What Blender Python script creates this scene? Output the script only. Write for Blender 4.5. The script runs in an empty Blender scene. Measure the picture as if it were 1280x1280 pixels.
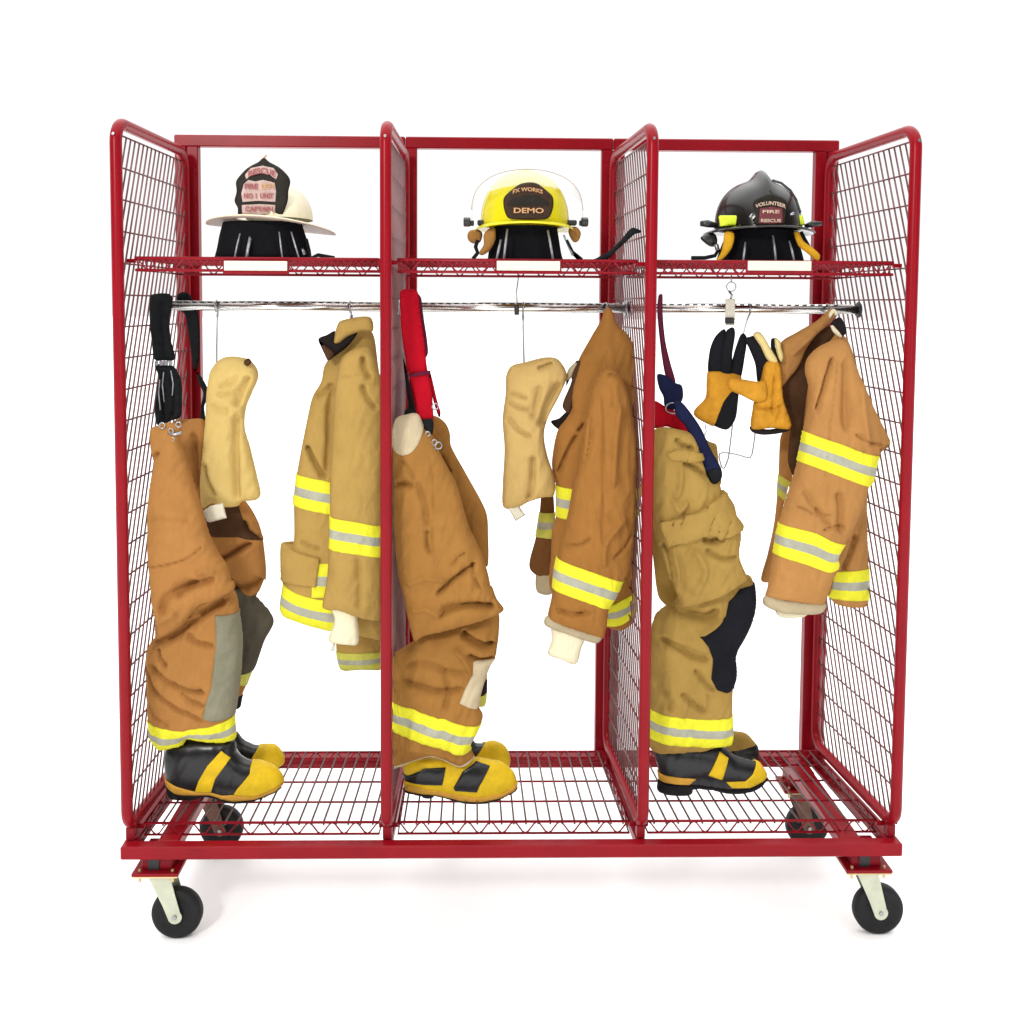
import bpy, math, random
import numpy as np
from mathutils import Vector, Matrix, noise
from mathutils.geometry import delaunay_2d_cdt

random.seed(5)
scene = bpy.context.scene
COL = scene.collection
RES = 1280.0

# ------------------------------------------------------------------ camera
CX, CY, CZ, YAW, PIT, ROL, FOC, PPX, PPY = (-.0972, -2.4623, 1.5982, .0189, .0611, -.0056, 1279.8, 620.36, 459.75)

def cam_rows():
    rows = []
    for d in ((1, 0, 0), (0, 1, 0), (0, 0, 1)):
        c, s = math.cos(YAW), math.sin(YAW)
        x = d[0]*c - d[1]*s; y = d[0]*s + d[1]*c; z = d[2]
        c, s = math.cos(PIT), math.sin(PIT)
        y2 = y*c - z*s; z2 = y*s + z*c
        c, s = math.cos(ROL), math.sin(ROL)
        rows.append((x*c - z2*s, x*s + z2*c, y2))
    M = np.array(rows).T
    return M[0], M[1], M[2]
RIGHT, UP, FWD = cam_rows()
cam = bpy.data.cameras.new('camera')
camo = bpy.data.objects.new('camera', cam)
COL.objects.link(camo)
R = Matrix((RIGHT, UP, -FWD)).transposed()
camo.matrix_world = Matrix.Translation((CX, CY, CZ)) @ R.to_4x4()
cam.sensor_width = 36
cam.lens = FOC/RES*36
cam.shift_x = (640-PPX)/RES
cam.shift_y = (PPY-640)/RES
cam.clip_start = .05
cam.clip_end = 500
scene.camera = camo

def ray(px, py):
    return RIGHT*(px-PPX)/FOC + UP*(PPY-py)/FOC + FWD
def at(px, py, Y):
    d = ray(px, py); t = (Y-CY)/d[1]
    return Vector((CX+d[0]*t, Y, CZ+d[2]*t))
def atz(px, py, Z):
    d = ray(px, py); t = (Z-CZ)/d[2]
    return Vector((CX+d[0]*t, CY+d[1]*t, Z))
def ppm(Y): return FOC/(Y-CY)

# rack measures
PF = [-.9525, -.3161, .3199, .9525]
PB = [-.9322, -.3058, .2936, .9151]
D = .495; H = 2.0404; ZB = .2354; HB = 2.08; BT = .033
TR = .0142

# ------------------------------------------------------------------ helpers
WORG = {}
def tag(o, label=None, cat=None, group=None, kind=None):
    if label: o['label'] = label
    if cat: o['category'] = cat
    if group: o['group'] = group
    if kind: o['kind'] = kind
    return o
def thing(name, loc, label, cat, group=None):
    o = bpy.data.objects.new(name, None); COL.objects.link(o)
    o.empty_display_size = .05
    o.location = loc; WORG[o.name] = Vector(loc)
    return tag(o, label, cat, group)
def mk(name, verts, faces, mats, parent=None, smooth=True, fm=None, org=None, flats=None):
    if not isinstance(mats, (list, tuple)): mats = [mats]
    verts = [Vector(v) for v in verts]
    if parent is not None: o0 = WORG[parent.name]
    elif org is not None: o0 = Vector(org)
    else:
        xs = [v.x for v in verts]; ys = [v.y for v in verts]; zs = [v.z for v in verts]
        o0 = Vector(((min(xs)+max(xs))/2, (min(ys)+max(ys))/2, min(zs)))
    me = bpy.data.meshes.new(name)
    me.from_pydata([v-o0 for v in verts], [], [tuple(int(i) for i in f) for f in faces])
    for m in mats: me.materials.append(m)
    n = len(me.polygons)
    me.polygons.foreach_set('use_smooth', [bool(smooth)]*n if flats is None else [not f for f in flats])
    if fm is not None: me.polygons.foreach_set('material_index', [int(i) for i in fm])
    me.update()
    o = bpy.data.objects.new(name, me); COL.objects.link(o)
    if parent is not None: o.parent = parent
    else: o.location = o0
    WORG[o.name] = o0
    return o

class MB:
    def __init__(s): s.v = []; s.f = []; s.fl = []; s.parts = []
    def add(s, vs, fs, flat=False):
        b = len(s.v); s.parts.append((b, len(s.f))); s.v += [Vector(v) for v in vs]
        s.f += [tuple(i+b for i in f) for f in fs]; s.fl += [flat]*len(fs)
    def box(s, lo, hi, bev=.0015, rot=None, piv=None):
        lo = Vector(lo); hi = Vector(hi); c = (lo+hi)/2; h = (hi-lo)/2
        b = min(bev, min(h)*.9)
        vs = []; idx = {}
        for sx in (-1, 1):
            for sy in (-1, 1):
                for sz in (-1, 1):
                    for a in range(3):
                        p = [h[0]-b, h[1]-b, h[2]-b]; p[a] = h[a]
                        idx[(sx, sy, sz, a)] = len(vs)
                        vs.append(c+Vector((sx*p[0], sy*p[1], sz*p[2])))
        fs = []
        S = (-1, 1)
        for x in S: fs.append([idx[(x, y, z, 0)] for y, z in ((-1, -1), (1, -1), (1, 1), (-1, 1))])
        for y in S: fs.append([idx[(x, y, z, 1)] for x, z in ((-1, -1), (1, -1), (1, 1), (-1, 1))])
        for z in S: fs.append([idx[(x, y, z, 2)] for x, y in ((-1, -1), (1, -1), (1, 1), (-1, 1))])
        for x in S:
            for y in S: fs.append([idx[(x, y, -1, 0)], idx[(x, y, 1, 0)], idx[(x, y, 1, 1)], idx[(x, y, -1, 1)]])
            for z in S: fs.append([idx[(x, -1, z, 0)], idx[(x, 1, z, 0)], idx[(x, 1, z, 2)], idx[(x, -1, z, 2)]])
        for y in S:
            for z in S: fs.append([idx[(-1, y, z, 1)], idx[(1, y, z, 1)], idx[(1, y, z, 2)], idx[(-1, y, z, 2)]])
        for x in S:
            for y in S:
                for z in S: fs.append([idx[(x, y, z, a)] for a in range(3)])
        if rot is not None:
            pv = Vector(piv) if piv is not None else c
            vs = [pv + rot @ (v-pv) for v in vs]
        out = []
        for f in fs:   # outward winding
            cc = sum((vs[i] for i in f), Vector())/len(f)
            n = (vs[f[1]]-vs[f[0]]).cross(vs[f[2]]-vs[f[0]])
            cen = sum(vs, Vector())/len(vs)
            out.append(f if n.dot(cc-cen) > 0 else f[::-1])
        s.add(vs, out, True)
    def tube(s, pts, r, n=8, closed=False, caps=True, squash=None):
        pts = [Vector(p) for p in pts]; m = len(pts)
        if not hasattr(r, '__len__'): r = [r]*m
        tan = []
        for i in range(m):
            if closed: t = pts[(i+1) % m]-pts[i-1]
            else: t = pts[min(i+1, m-1)]-pts[max(i-1, 0)]
            tan.append(t.normalized() if t.length > 1e-9 else Vector((0, 0, 1)))
        up = Vector((0, 0, 1)) if abs(tan[0].z) < .9 else Vector((1, 0, 0))
        u = tan[0].cross(up).normalized(); vs = []
        for i in range(m):
            u = (u-tan[i]*u.dot(tan[i])).normalized(); w = tan[i].cross(u)
            for k in range(n):
                a = 2*math.pi*k/n
                vs.append(pts[i]+(u*math.cos(a)+w*math.sin(a))*r[i])
        fs = []
        for i in range(m if closed else m-1):
            j = (i+1) % m
            for k in range(n):
                l = (k+1) % n
                fs.append((i*n+k, i*n+l, j*n+l, j*n+k))
        if caps and not closed:
            fs.append(tuple(range(n))[::-1]); fs.append(tuple((m-1)*n+k for k in range(n)))
        s.add(vs, fs)
    def cyl(s, a, b, r, n=24, bev=.1):
        a = Vector(a); b = Vector(b); L = (b-a).length; e = min(bev*r, L*.3); t = (b-a).normalized()
        up = Vector((0, 0, 1)) if abs(t.z) < .9 else Vector((1, 0, 0))
        u = t.cross(up).normalized(); w = t.cross(u); vs = []
        for p, q in ((a, r-e), (a+t*e, r), (b-t*e, r), (b, r-e)):
            for k in range(n):
                an = 2*math.pi*k/n; vs.append(p+(u*math.cos(an)+w*math.sin(an))*q)
        fs = [(i*n+k, i*n+k+1 if k < n-1 else i*n, (i+1)*n+(k+1) % n, (i+1)*n+k) for i in range(3) for k in range(n)]
        fs.append(tuple(range(n))[::-1]); fs.append(tuple(3*n+k for k in range(n)))
        s.add(vs, fs, True)
    def build_each(s, name, mat, parent=None):
        out = []
        for q, (b, fb) in enumerate(s.parts):
            e, fe = s.parts[q+1] if q+1 < len(s.parts) else (len(s.v), len(s.f))
            out.append(mk(name, s.v[b:e], [tuple(i-b for i in f) for f in s.f[fb:fe]], mat, parent, flats=s.fl[fb:fe]))
        return out
    def build(s, name, mat, parent=None, **k):
        return mk(name, s.v, s.f, mat, parent, flats=s.fl, **k)

# ------------------------------------------------------------------ materials
def mat(name, col, rough=.6, metal=0., var=0., vscale=20., bump=0., bscale=200., spec=.5, coat=0., sheen=0., trans=0., weave=False, col2=None):
    m = bpy.data.materials.new(name); m.use_nodes = True
    nt = m.node_tree; b = nt.nodes['Principled BSDF']
    b.inputs['Base Color'].default_value = (*col, 1)
    b.inputs['Roughness'].default_value = rough
    b.inputs['Metallic'].default_value = metal
    b.inputs['Specular IOR Level'].default_value = spec
    b.inputs['Coat Weight'].default_value = coat
    b.inputs['Coat Roughness'].default_value = .15
    b.inputs['Sheen Weight'].default_value = sheen
    b.inputs['Sheen Roughness'].default_value = .5
    b.inputs['Transmission Weight'].default_value = trans
    tc = nt.nodes.new('ShaderNodeTexCoord')
    if var > 0:
        nz = nt.nodes.new('ShaderNodeTexNoise'); nz.inputs['Scale'].default_value = vscale
        nz.inputs['Detail'].default_value = 6; nz.inputs['Roughness'].default_value = .65
        nt.links.new(tc.outputs['Object'], nz.inputs['Vector'])
        mr = nt.nodes.new('ShaderNodeMapRange')
        mr.inputs['From Min'].default_value = .3; mr.inputs['From Max'].default_value = .7
        nt.links.new(nz.outputs['Fac'], mr.inputs['Value'])
        mx = nt.nodes.new('ShaderNodeMix'); mx.data_type = 'RGBA'
        c2 = col2 if col2 else tuple(c*(1+var) for c in col)
        c1 = tuple(c*(1-var) for c in col)
        mx.inputs['A'].default_value = (*c1, 1); mx.inputs['B'].default_value = (*c2, 1)
        nt.links.new(mr.outputs['Result'], mx.inputs['Factor'])
        nt.links.new(mx.outputs['Result'], b.inputs['Base Color'])
    if bump > 0:
        bz = nt.nodes.new('ShaderNodeTexNoise'); bz.inputs['Scale'].default_value = bscale
        bz.inputs['Detail'].default_value = 3
        nt.links.new(tc.outputs['Object'], bz.inputs['Vector'])
        bp = nt.nodes.new('ShaderNodeBump'); bp.inputs['Strength'].default_value = bump
        bp.inputs['Distance'].default_value = .002
        nt.links.new(bz.outputs['Fac'], bp.inputs['Height'])
        if weave:   # soft crumple below the fine weave
            cz = nt.nodes.new('ShaderNodeTexNoise'); cz.inputs['Scale'].default_value = 34
            cz.inputs['Detail'].default_value = 5; cz.inputs['Distortion'].default_value = 1.2
            mp = nt.nodes.new('ShaderNodeMapping'); mp.inputs['Scale'].default_value = (1.3, 1, .6)
            mp.inputs['Rotation'].default_value = (0, .5, 0)
            nt.links.new(tc.outputs['Object'], mp.inputs['Vector'])
            nt.links.new(mp.outputs['Vector'], cz.inputs['Vector'])
            b2 = nt.nodes.new('ShaderNodeBump'); b2.inputs['Strength'].default_value = .28
            b2.inputs['Distance'].default_value = .012
            nt.links.new(cz.outputs['Fac'], b2.inputs['Height'])
            nt.links.new(bp.outputs['Normal'], b2.inputs['Normal'])
            nt.links.new(b2.outputs['Normal'], b.inputs['Normal'])
        else:
            nt.links.new(bp.outputs['Normal'], b.inputs['Normal'])
    return m
def cloth(name, col, var=.1): return mat(name, col, .95, var=var*1.1, vscale=9, bump=.4, bscale=420, spec=.06, weave=True)

M = {}
M['red'] = mat('red_enamel', (.235, .003, .009), .3, var=.10, vscale=7, bump=.03, bscale=60, spec=.16)
M['redwire'] = mat('red_coated_wire', (.22, .005, .012), .35, var=.15, vscale=30, spec=.15)
M['wire'] = mat('panel_wire', (.14, .045, .045), .35, spec=.5, var=.2, vscale=25)
M['deckwire'] = mat('deck_wire', (.085, .045, .042), .4, var=.25, vscale=30, spec=.3)
M['chrome'] = mat('chrome', (.70, .69, .66), .2, metal=1.)
M['steel'] = mat('hanger_steel', (.36, .36, .37), .3, metal=1.)
M['zinc'] = mat('zinc_plate', (.52, .54, .42), .42, metal=.55, var=.12, vscale=35)
M['brass'] = mat('bolt_yellow_zinc', (.65, .5, .25), .4, metal=.7)
M['rubber'] = mat('wheel_rubber', (.010, .010, .011), .6, var=.3, vscale=30, bump=.1, spec=.25)
M['darkhole'] = mat('dark_bracket', (.015, .012, .014), .5)
M['card'] = mat('label_card', (.66, .63, .53), .7, var=.02, spec=.1)
M['lime'] = mat('lime_reflective', (.72, .70, .035), .7, var=.08, vscale=40, bump=.15, bscale=500, spec=.1, weave=True)
M['limedull'] = mat('lime_reflective_dull', (.50, .50, .07), .65, var=.12, vscale=40)  # duller lime for the bands on the rear pieces
M['silver'] = mat('silver_reflective', (.36, .355, .28), .6, var=.16, vscale=30, bump=.15, bscale=600, spec=.2, weave=True)
M['p1'] = cloth('brown_canvas', (.365, .170, .050))
M['p2'] = cloth('deep_tan_canvas', (.315, .150, .038))
M['p3'] = cloth('golden_canvas', (.345, .218, .058))
M['j1'] = cloth('light_gold_canvas', (.385, .245, .070))
M['j2'] = cloth('rust_tan_canvas', (.310, .138, .034))
M['j3'] = cloth('orange_tan_canvas', (.405, .200, .064))
M['hood'] = cloth('cream_knit', (.58, .42, .145), .06)
M['hood2'] = cloth('buff_knit', (.50, .335, .12), .06)
M['greypad'] = cloth('grey_suede', (.22, .21, .145), .12)
M['shadepad'] = cloth('shaded_grey_suede', (.085, .075, .055), .15)  # grey suede darkened in colour for the shade on the far leg
M['creampad'] = cloth('cream_suede', (.52, .43, .28), .1)
M['blackpad'] = cloth('black_leather', (.012, .012, .015), .2)
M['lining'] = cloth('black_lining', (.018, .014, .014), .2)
M['brownlining'] = cloth('dark_brown_lining', (.07, .035, .018), .2)
M['shadebrown'] = cloth('shaded_brown_canvas', (.15, .065, .022))  # rear sleeve's shade is put into this canvas colour
M['rearfork'] = mat('dark_brown_fork', (.13, .06, .04), .5, metal=.3, var=.3, vscale=40)  # darker, browner finish for the rear pair of forks
M['visoredge'] = mat('visor_rim', (.42, .36, .30), .3, spec=.5)
M['knit'] = cloth('white_knit_cuff', (.72, .66, .46), .05)
M['cuffrim'] = cloth('grey_cuff_trim', (.40, .33, .21), .12)
M['tagw'] = mat('white_tag', (.62, .58, .45), .7, var=.06)
M['bootblack'] = mat('boot_rubber', (.008, .008, .009), .28, var=.3, vscale=12, bump=.10, bscale=120, spec=.4)
M['bootyellow'] = mat('boot_yellow', (.64, .42, .010), .5, spec=.2, var=.16, vscale=30, bump=.1, bscale=150)
M['bootrand'] = mat('boot_rand', (.55, .29, .04), .6, var=.15, vscale=30, spec=.15)
M['sole'] = mat('boot_sole', (.010, .009, .010), .7, var=.3, vscale=40, spec=.15)
M['strapblack'] = mat('black_webbing', (.011, .012, .013), .8, var=.3, vscale=60, bump=.3, bscale=500, spec=.08)
M['strapred'] = mat('red_webbing', (.40, .004, .014), .8, var=.08, vscale=40, bump=.3, bscale=500, spec=.06)
M['strapmaroon'] = mat('maroon_webbing', (.10, .012, .03), .75, var=.12, vscale=40, bump=.3, bscale=500, spec=.08)
M['strapnavy'] = mat('navy_webbing', (.009, .012, .042), .75, var=.15, vscale=40, bump=.3, bscale=500, spec=.08)
M['glove'] = mat('golden_leather', (.52, .24, .02), .7, var=.2, vscale=30, bump=.3, bscale=90, spec=.12, weave=True)
M['glovecream'] = mat('cream_leather', (.62, .5, .2), .65, var=.1)
M['hwhite'] = mat('white_helmet_shell', (.74, .69, .50), .3, var=.04, vscale=8, spec=.3)
M['hyellow'] = mat('yellow_helmet_shell', (.72, .64, .008), .2, var=.05, vscale=8, spec=.5)
M['hblack'] = mat('black_helmet_shell', (.009, .008, .007), .18, var=.25, vscale=10, spec=.45)
M['pink'] = mat('brim_underside', (.42, .33, .27), .5, var=.05)
M['leather'] = mat('black_leather_badge', (.016, .013, .009), .55, spec=.15, var=.3, vscale=40, bump=.25, bscale=160)
M['brownleather'] = mat('brown_leather_badge', (.035, .018, .010), .55, spec=.15, var=.25, vscale=40, bump=.25, bscale=160)
M['badgewhite'] = mat('badge_white_panel', (.50, .36, .32), .6, spec=.1, var=.15, vscale=60)
M['badgered'] = mat('badge_red_letter', (.26, .03, .035), .5)
M['badgegold'] = mat('badge_gold_letter', (.50, .28, .13), .6, var=.2, vscale=80, spec=.1)
M['badgepink'] = mat('badge_pale_letter', (.50, .36, .28), .6, var=.2, vscale=80, spec=.1)
M['badgedarkred'] = mat('badge_dark_red_panel', (.12, .012, .016), .5, var=.15)
M['limetape'] = mat('lime_tape', (.62, .74, .02), .5)
M['blackplastic'] = mat('black_plastic', (.012, .012, .012), .38, coat=.2)
M['tanflap'] = cloth('tan_ear_flap', (.36, .18, .05), .15)
M['goldflap'] = cloth('gold_ear_flap', (.60, .32, .02), .12)
M['skirt'] = cloth('black_neck_cloth', (.008, .008, .010), .2)
M['glossgrey'] = mat('glossy_grey', (.32, .33, .36), .3, metal=.4)
M['floor'] = mat('white_studio_floor', (.94, .94, .94), .9, var=.004, vscale=.6, spec=.0)
def visor_mat():
    m = bpy.data.materials.new('clear_visor'); m.use_nodes = True
    nt = m.node_tree; b = nt.nodes['Principled BSDF']
    b.inputs['Base Color'].default_value = (.80, .77, .70, 1); b.inputs['Roughness'].default_value = .06
    b.inputs['IOR'].default_value = 1.25; b.inputs['Alpha'].default_value = .26
    return m
M['visor'] = visor_mat()

# ------------------------------------------------------------------ soft goods from a cut pattern
def K(ox, oy, pts, s=16/3): return [(ox+x/s, oy+y/s) for x, y in pts]

def densify(pts, step, closed, smooth=True):
    P = [np.array(p, float) for p in pts]; n = len(P); out = []
    for i in range(n if closed else n-1):
        if closed: a, b, c, d = P[i-1], P[i], P[(i+1) % n], P[(i+2) % n]
        else: a, b, c, d = P[max(i-1, 0)], P[i], P[i+1], P[min(i+2, n-1)]
        L = np.linalg.norm(c-b); k = max(1, int(round(L/step)))
        m1 = (c-a)*.5; m2 = (d-b)*.5
        for m in (m1, m2):
            q = np.linalg.norm(m)
            if q > L: m *= L/q
        for j in range(k):
            t = j/k
            if smooth: out.append(b*(2*t**3-3*t*t+1)+m1*(t**3-2*t*t+t)+c*(-2*t**3+3*t*t)+m2*(t**3-t*t))
            else: out.append(b+(c-b)*t)
    if not closed: out.append(P[-1])
    return np.array(out)

def inpoly(P, poly):
    x = P[:, 0]; y = P[:, 1]; r = np.zeros(len(P), bool); n = len(poly)
    for i in range(n):
        x1, y1 = poly[i]; x2, y2 = poly[(i+1) % n]
        if y1 == y2: continue
        c = (y1 > y) != (y2 > y)
        r ^= c & (x < (x2-x1)*(y-y1)/(y2-y1)+x1)
    return r

def polydist(P, line, closed=False):
    """distance, sign, arc parameter of each point to a polyline"""
    best = np.full(len(P), 1e9); sg = np.zeros(len(P)); ar = np.zeros(len(P))
    n = len(line); segs = n if closed else n-1
    L = [np.linalg.norm(line[(i+1) % n]-line[i]) for i in range(segs)]; tot = sum(L)+1e-9; acc = 0
    for i in range(segs):
        a = line[i]; b = line[(i+1) % n]; ab = b-a; l2 = ab@ab+1e-12
        t = np.clip(((P-a)@ab)/l2, 0, 1); q = P-(a+t[:, None]*ab); d = np.hypot(q[:, 0], q[:, 1])
        cr = ab[0]*(P[:, 1]-a[1])-ab[1]*(P[:, 0]-a[0])
        m = d < best
        best[m] = d[m]; sg[m] = np.sign(cr[m]); ar[m] = (acc+t[m]*L[i])/tot; acc += L[i]
    return best, sg, ar

def resample(line, n):
    line = np.array(line, float)
    s = np.concatenate([[0], np.cumsum(np.linalg.norm(np.diff(line, axis=0), axis=1))])
    t = np.linspace(0, s[-1], n)
    return np.stack([np.interp(t, s, line[:, 0]), np.interp(t, s, line[:, 1])], 1)

def band(top, bot, name='reflective_band', ext=(4, 4), mats=('lime', 'silver'), off=.0022, label=None):
    """lime band with a silver centre line between two edges"""
    n = 14
    T = resample(densify(top, 4, False), n); B = resample(densify(bot, 4, False), n)
    T = T.copy(); B = B.copy()
    for A in (T, B):
        d0 = (A[0]-A[1])/np.linalg.norm(A[0]-A[1]); d1 = (A[-1]-A[-2])/np.linalg.norm(A[-1]-A[-2])
        A[0] += d0*ext[0]; A[-1] += d1*ext[1]
    f = lambda t: T*(1-t)+B*t
    return dict(name=name, poly=np.concatenate([T, B[::-1]]), mats=mats, off=off, label=label,
                sub=[(np.concatenate([f(.37), f(.65)[::-1]]), 1)])
def patch(name, poly, m, off=.003, smooth=False, label=None):
    return dict(name=name, poly=densify(poly, 4, True, smooth), mats=(m,), off=off, sub=[], label=label)

def soft(name, outline, Y, m, parent=None, k=.8, cap=.06, step=2.6, strokes=(), patches=(), wr=.004, seed=0,
         back=1.0, tilt=None, smooth=True, wscale=1., aniso=(1., .45), rot=.35):
    O = densify(outline, step, True, smooth)
    pts = [tuple(p) for p in O]; n0 = len(pts)
    edges = [(i, (i+1) % n0) for i in range(n0)]
    lines = []
    for p in patches:
        for q in [p['poly']]+[s[0] for s in p['sub']]:
            q2 = densify(q, step*1.2, True, False); lines.append(q2)
            b = len(pts); pts += [tuple(x) for x in q2]
            edges += [(b+i, b+(i+1) % len(q2)) for i in range(len(q2))]
    lo = O.min(0); hi = O.max(0); g = []; r = 0; y = lo[1]
    while y < hi[1]:
        x = lo[0]+(step/2 if r % 2 else 0)
        while x < hi[0]: g.append((x, y)); x += step
        y += step*.866; r += 1
    G = np.array(g); G = G[inpoly(G, O)]
    d, _, _ = polydist(G, O, True); G = G[d > step*.55]
    for q in lines:
        if len(G):
            d, _, _ = polydist(G, q, True); G = G[d > step*.45]
    pts += [tuple(p) for p in G]
    vv, ee, ff, *_ = delaunay_2d_cdt([Vector(p) for p in pts], edges, [], 0, 1e-4)
    V = np.array([(v[0], v[1]) for v in vv]); F = np.array([list(f) for f in ff if len(f) == 3])
    cen = V[F].mean(1); F = F[inpoly(cen, O)]
    a = V[F[:, 1]]-V[F[:, 0]]; b = V[F[:, 2]]-V[F[:, 0]]; ar2 = a[:, 0]*b[:, 1]-a[:, 1]*b[:, 0]
    F = F[np.abs(ar2) > 1e-5]; ar2 = ar2[np.abs(ar2) > 1e-5]
    F[ar2 < 0] = F[ar2 < 0][:, ::-1]
    used = np.unique(F); remap = -np.ones(len(V), int); remap[used] = np.arange(len(used)); V = V[used]; F = remap[F]
    n = len(V)
    # boundary
    ed = {}
    for f in F:
        for i in range(3):
            e = (f[i], f[(i+1) % 3]); kx = (min(e), max(e)); ed[kx] = ed.get(kx, 0)+1
    bnd = np.zeros(n, bool)
    for e, c in ed.items():
        if c == 1: bnd[e[0]] = bnd[e[1]] = True
    # Poisson inflation
    I = []; J = []; Wt = []; mass = np.zeros(n)
    for c in range(3):
        i, j, kk = F[:, c], F[:, (c+1) % 3], F[:, (c+2) % 3]
        e1 = V[i]-V[kk]; e2 = V[j]-V[kk]
        cr = np.abs(e1[:, 0]*e2[:, 1]-e1[:, 1]*e2[:, 0])+1e-9
        w = np.clip(.5*(e1*e2).sum(1)/cr, -5, 5)
        I.append(i); J.append(j); Wt.append(w)
        mass += np.bincount(i, cr/6, n)
    I = np.concatenate(I); J = np.concatenate(J); Wt = np.concatenate(Wt)
    diag = np.bincount(I, Wt, n)+np.bincount(J, Wt, n)+1e-9
    free = ~bnd
    def A(u): return (diag*u-np.bincount(I, Wt*u[J], n)-np.bincount(J, Wt*u[I], n))*free
    u = np.zeros(n); rr = (mass-A(u))*free; p = rr.copy(); rs = rr@rr
    for it in range(600):
        Ap = A(p); al = rs/(p@Ap+1e-30); u += al*p; rr -= al*Ap; rn = rr@rr
        if rn < 1e-8*mass.sum(): break
        p = rr+rn/rs*p; rs = rn
    s = ppm(Y)
    h = np.sqrt(np.maximum(2*u, 0))/s*k
    h = cap*np.tanh(h/cap)
    env = np.clip(h/(.35*cap), 0, 1)
    # wrinkles
    ca, sa = math.cos(rot), math.sin(rot); dd = np.zeros(n)
    if wr > 0:
        for i in range(n):
            x, y = V[i]; xr = (x*ca+y*sa)*wscale*aniso[0]; yr = (-x*sa+y*ca)*wscale*aniso[1]
            a1 = noise.noise((xr/26, yr/26, seed*7.3)); a2 = noise.noise((xr/11+9, yr/14, seed*3.1+5))
            a3 = noise.noise((x/5.5*wscale, y/6.5*wscale, seed+2.2))
            dd[i] = wr*(1.1*a1+.55*(1-3.0*abs(a2))+.12*a3)
    for st in strokes:
        ln = densify(st[1], step*1.5, False)
        if len(ln) < 2: continue
        dist, sg, arc = polydist(V, ln)
        ef = np.clip(np.minimum(arc, 1-arc)/.12, 0, 1); ef = ef*ef*(3-2*ef)
        if st[0] == 'g': dd += 2.1*st[3]*np.exp(-(dist/(st[2]*.9*(.35+.65*ef)))**1.5)*ef**.7
        else:
            sd = dist*sg*(1 if st[0] == 'f' else -1)
            dd += st[3]*np.exp(-np.maximum(sd, 0)/st[2])/(1+np.exp(-np.clip(sd/.7, -30, 30)))*ef*1.2
    dd *= env
    base = np.full(n, Y)
    if tilt: base = Y+tilt[0]*(V[:, 0]-O[:, 0].mean())+tilt[1]*(V[:, 1]-O[:, 1].mean())
    W0 = [at(V[i, 0], V[i, 1], base[i]) for i in range(n)]
    W0 = np.array(W0)
    front = W0.copy(); front[:, 1] -= h+dd
    bk = W0.copy(); bk[:, 1] += (h+dd*.4)*back
    bidx = np.where(bnd, np.arange(n), 0); nb = 0; newi = np.zeros(n, int)
    for i in range(n):
        if bnd[i]: newi[i] = i
        else: newi[i] = n+nb; nb += 1
    allv = np.concatenate([front, bk[~bnd]])
    Ff = F; Fb = newi[F][:, ::-1]      # image y is down, so this winding faces the camera
    faces = np.concatenate([Ff, Fb])
    # winding check
    v0 = allv[Ff[:, 0]]; nn = np.cross(allv[Ff[:, 1]]-v0, allv[Ff[:, 2]]-v0)
    if nn[:, 1].sum() > 0: faces = faces[:, ::-1]
    fn = np.cross(allv[faces[:, 1]]-allv[faces[:, 0]], allv[faces[:, 2]]-allv[faces[:, 0]])
    vn = np.zeros_like(allv)
    for c in range(3):
        for ax in range(3): vn[:, ax] += np.bincount(faces[:, c], fn[:, ax], len(allv))
    vn /= np.linalg.norm(vn, axis=1)[:, None]+1e-12
    o = mk(name, allv, faces, M[m] if isinstance(m, str) else m, parent)
    cen = V[F].mean(1); nf = len(F)
    for p in patches:
        ins = inpoly(cen, p['poly'])
        if not ins.any(): continue
        mi = np.zeros(nf, int)
        for q, mm in p['sub']: mi[inpoly(cen, q)] = mm
        touch = bnd[F[ins]].any()
        sel = np.concatenate([ins, ins if touch else np.zeros(nf, bool)]); fc = faces[sel]; fm = np.concatenate([mi, mi])[sel]
        # keep one connected piece
        root_ = {int(v): int(v) for v in np.unique(fc)}
        def find(x):
            while root_[x] != x: root_[x] = root_[root_[x]]; x = root_[x]
            return x
        for f in fc:
            a_ = find(int(f[0]))
            for q_ in (1, 2): root_[find(int(f[q_]))] = a_; a_ = find(a_)
        rt_ = np.array([find(int(f[0])) for f in fc]); uq, ct = np.unique(rt_, return_counts=True)
        kp = rt_ == uq[ct.argmax()]; fc = fc[kp]; fm = fm[kp]
        us = np.unique(fc); rm = -np.ones(len(allv), int); rm[us] = np.arange(len(us))
        tv = allv[us]+vn[us]*p['off']; bv = allv[us]-vn[us]*.0006
        ec = {}
        for f in fc:
            for i in range(3): ec[(f[i], f[(i+1) % 3])] = 1
        rim = []; rmm = []
        fmd = {}
        for f, q in zip(fc, fm):
            for i in range(3): fmd[(f[i], f[(i+1) % 3])] = q
        nu = len(us)
        for (x, y_) in ec:
            if (y_, x) not in ec:
                rim.append((rm[y_], rm[x], nu+rm[x], nu+rm[y_])); rmm.append(fmd[(x, y_)])
        fl = [tuple(rm[f]) for f in fc]+rim
        c = mk(p['name'], np.concatenate([tv, bv]), fl, [M[x] for x in p['mats']], parent if parent is not None else None, fm=list(fm)+rmm)
        if parent is not None and p.get('sublevel', True):
            c.parent = o; WORG[c.name] = WORG[o.name]
            # o sits at parent's origin, so local coordinates are unchanged
        elif parent is None:
            c.parent = o
            d0 = WORG[c.name]-WORG[o.name]
            c.location = d0
        if p.get('label'): c['label'] = p['label']
    return o

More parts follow.
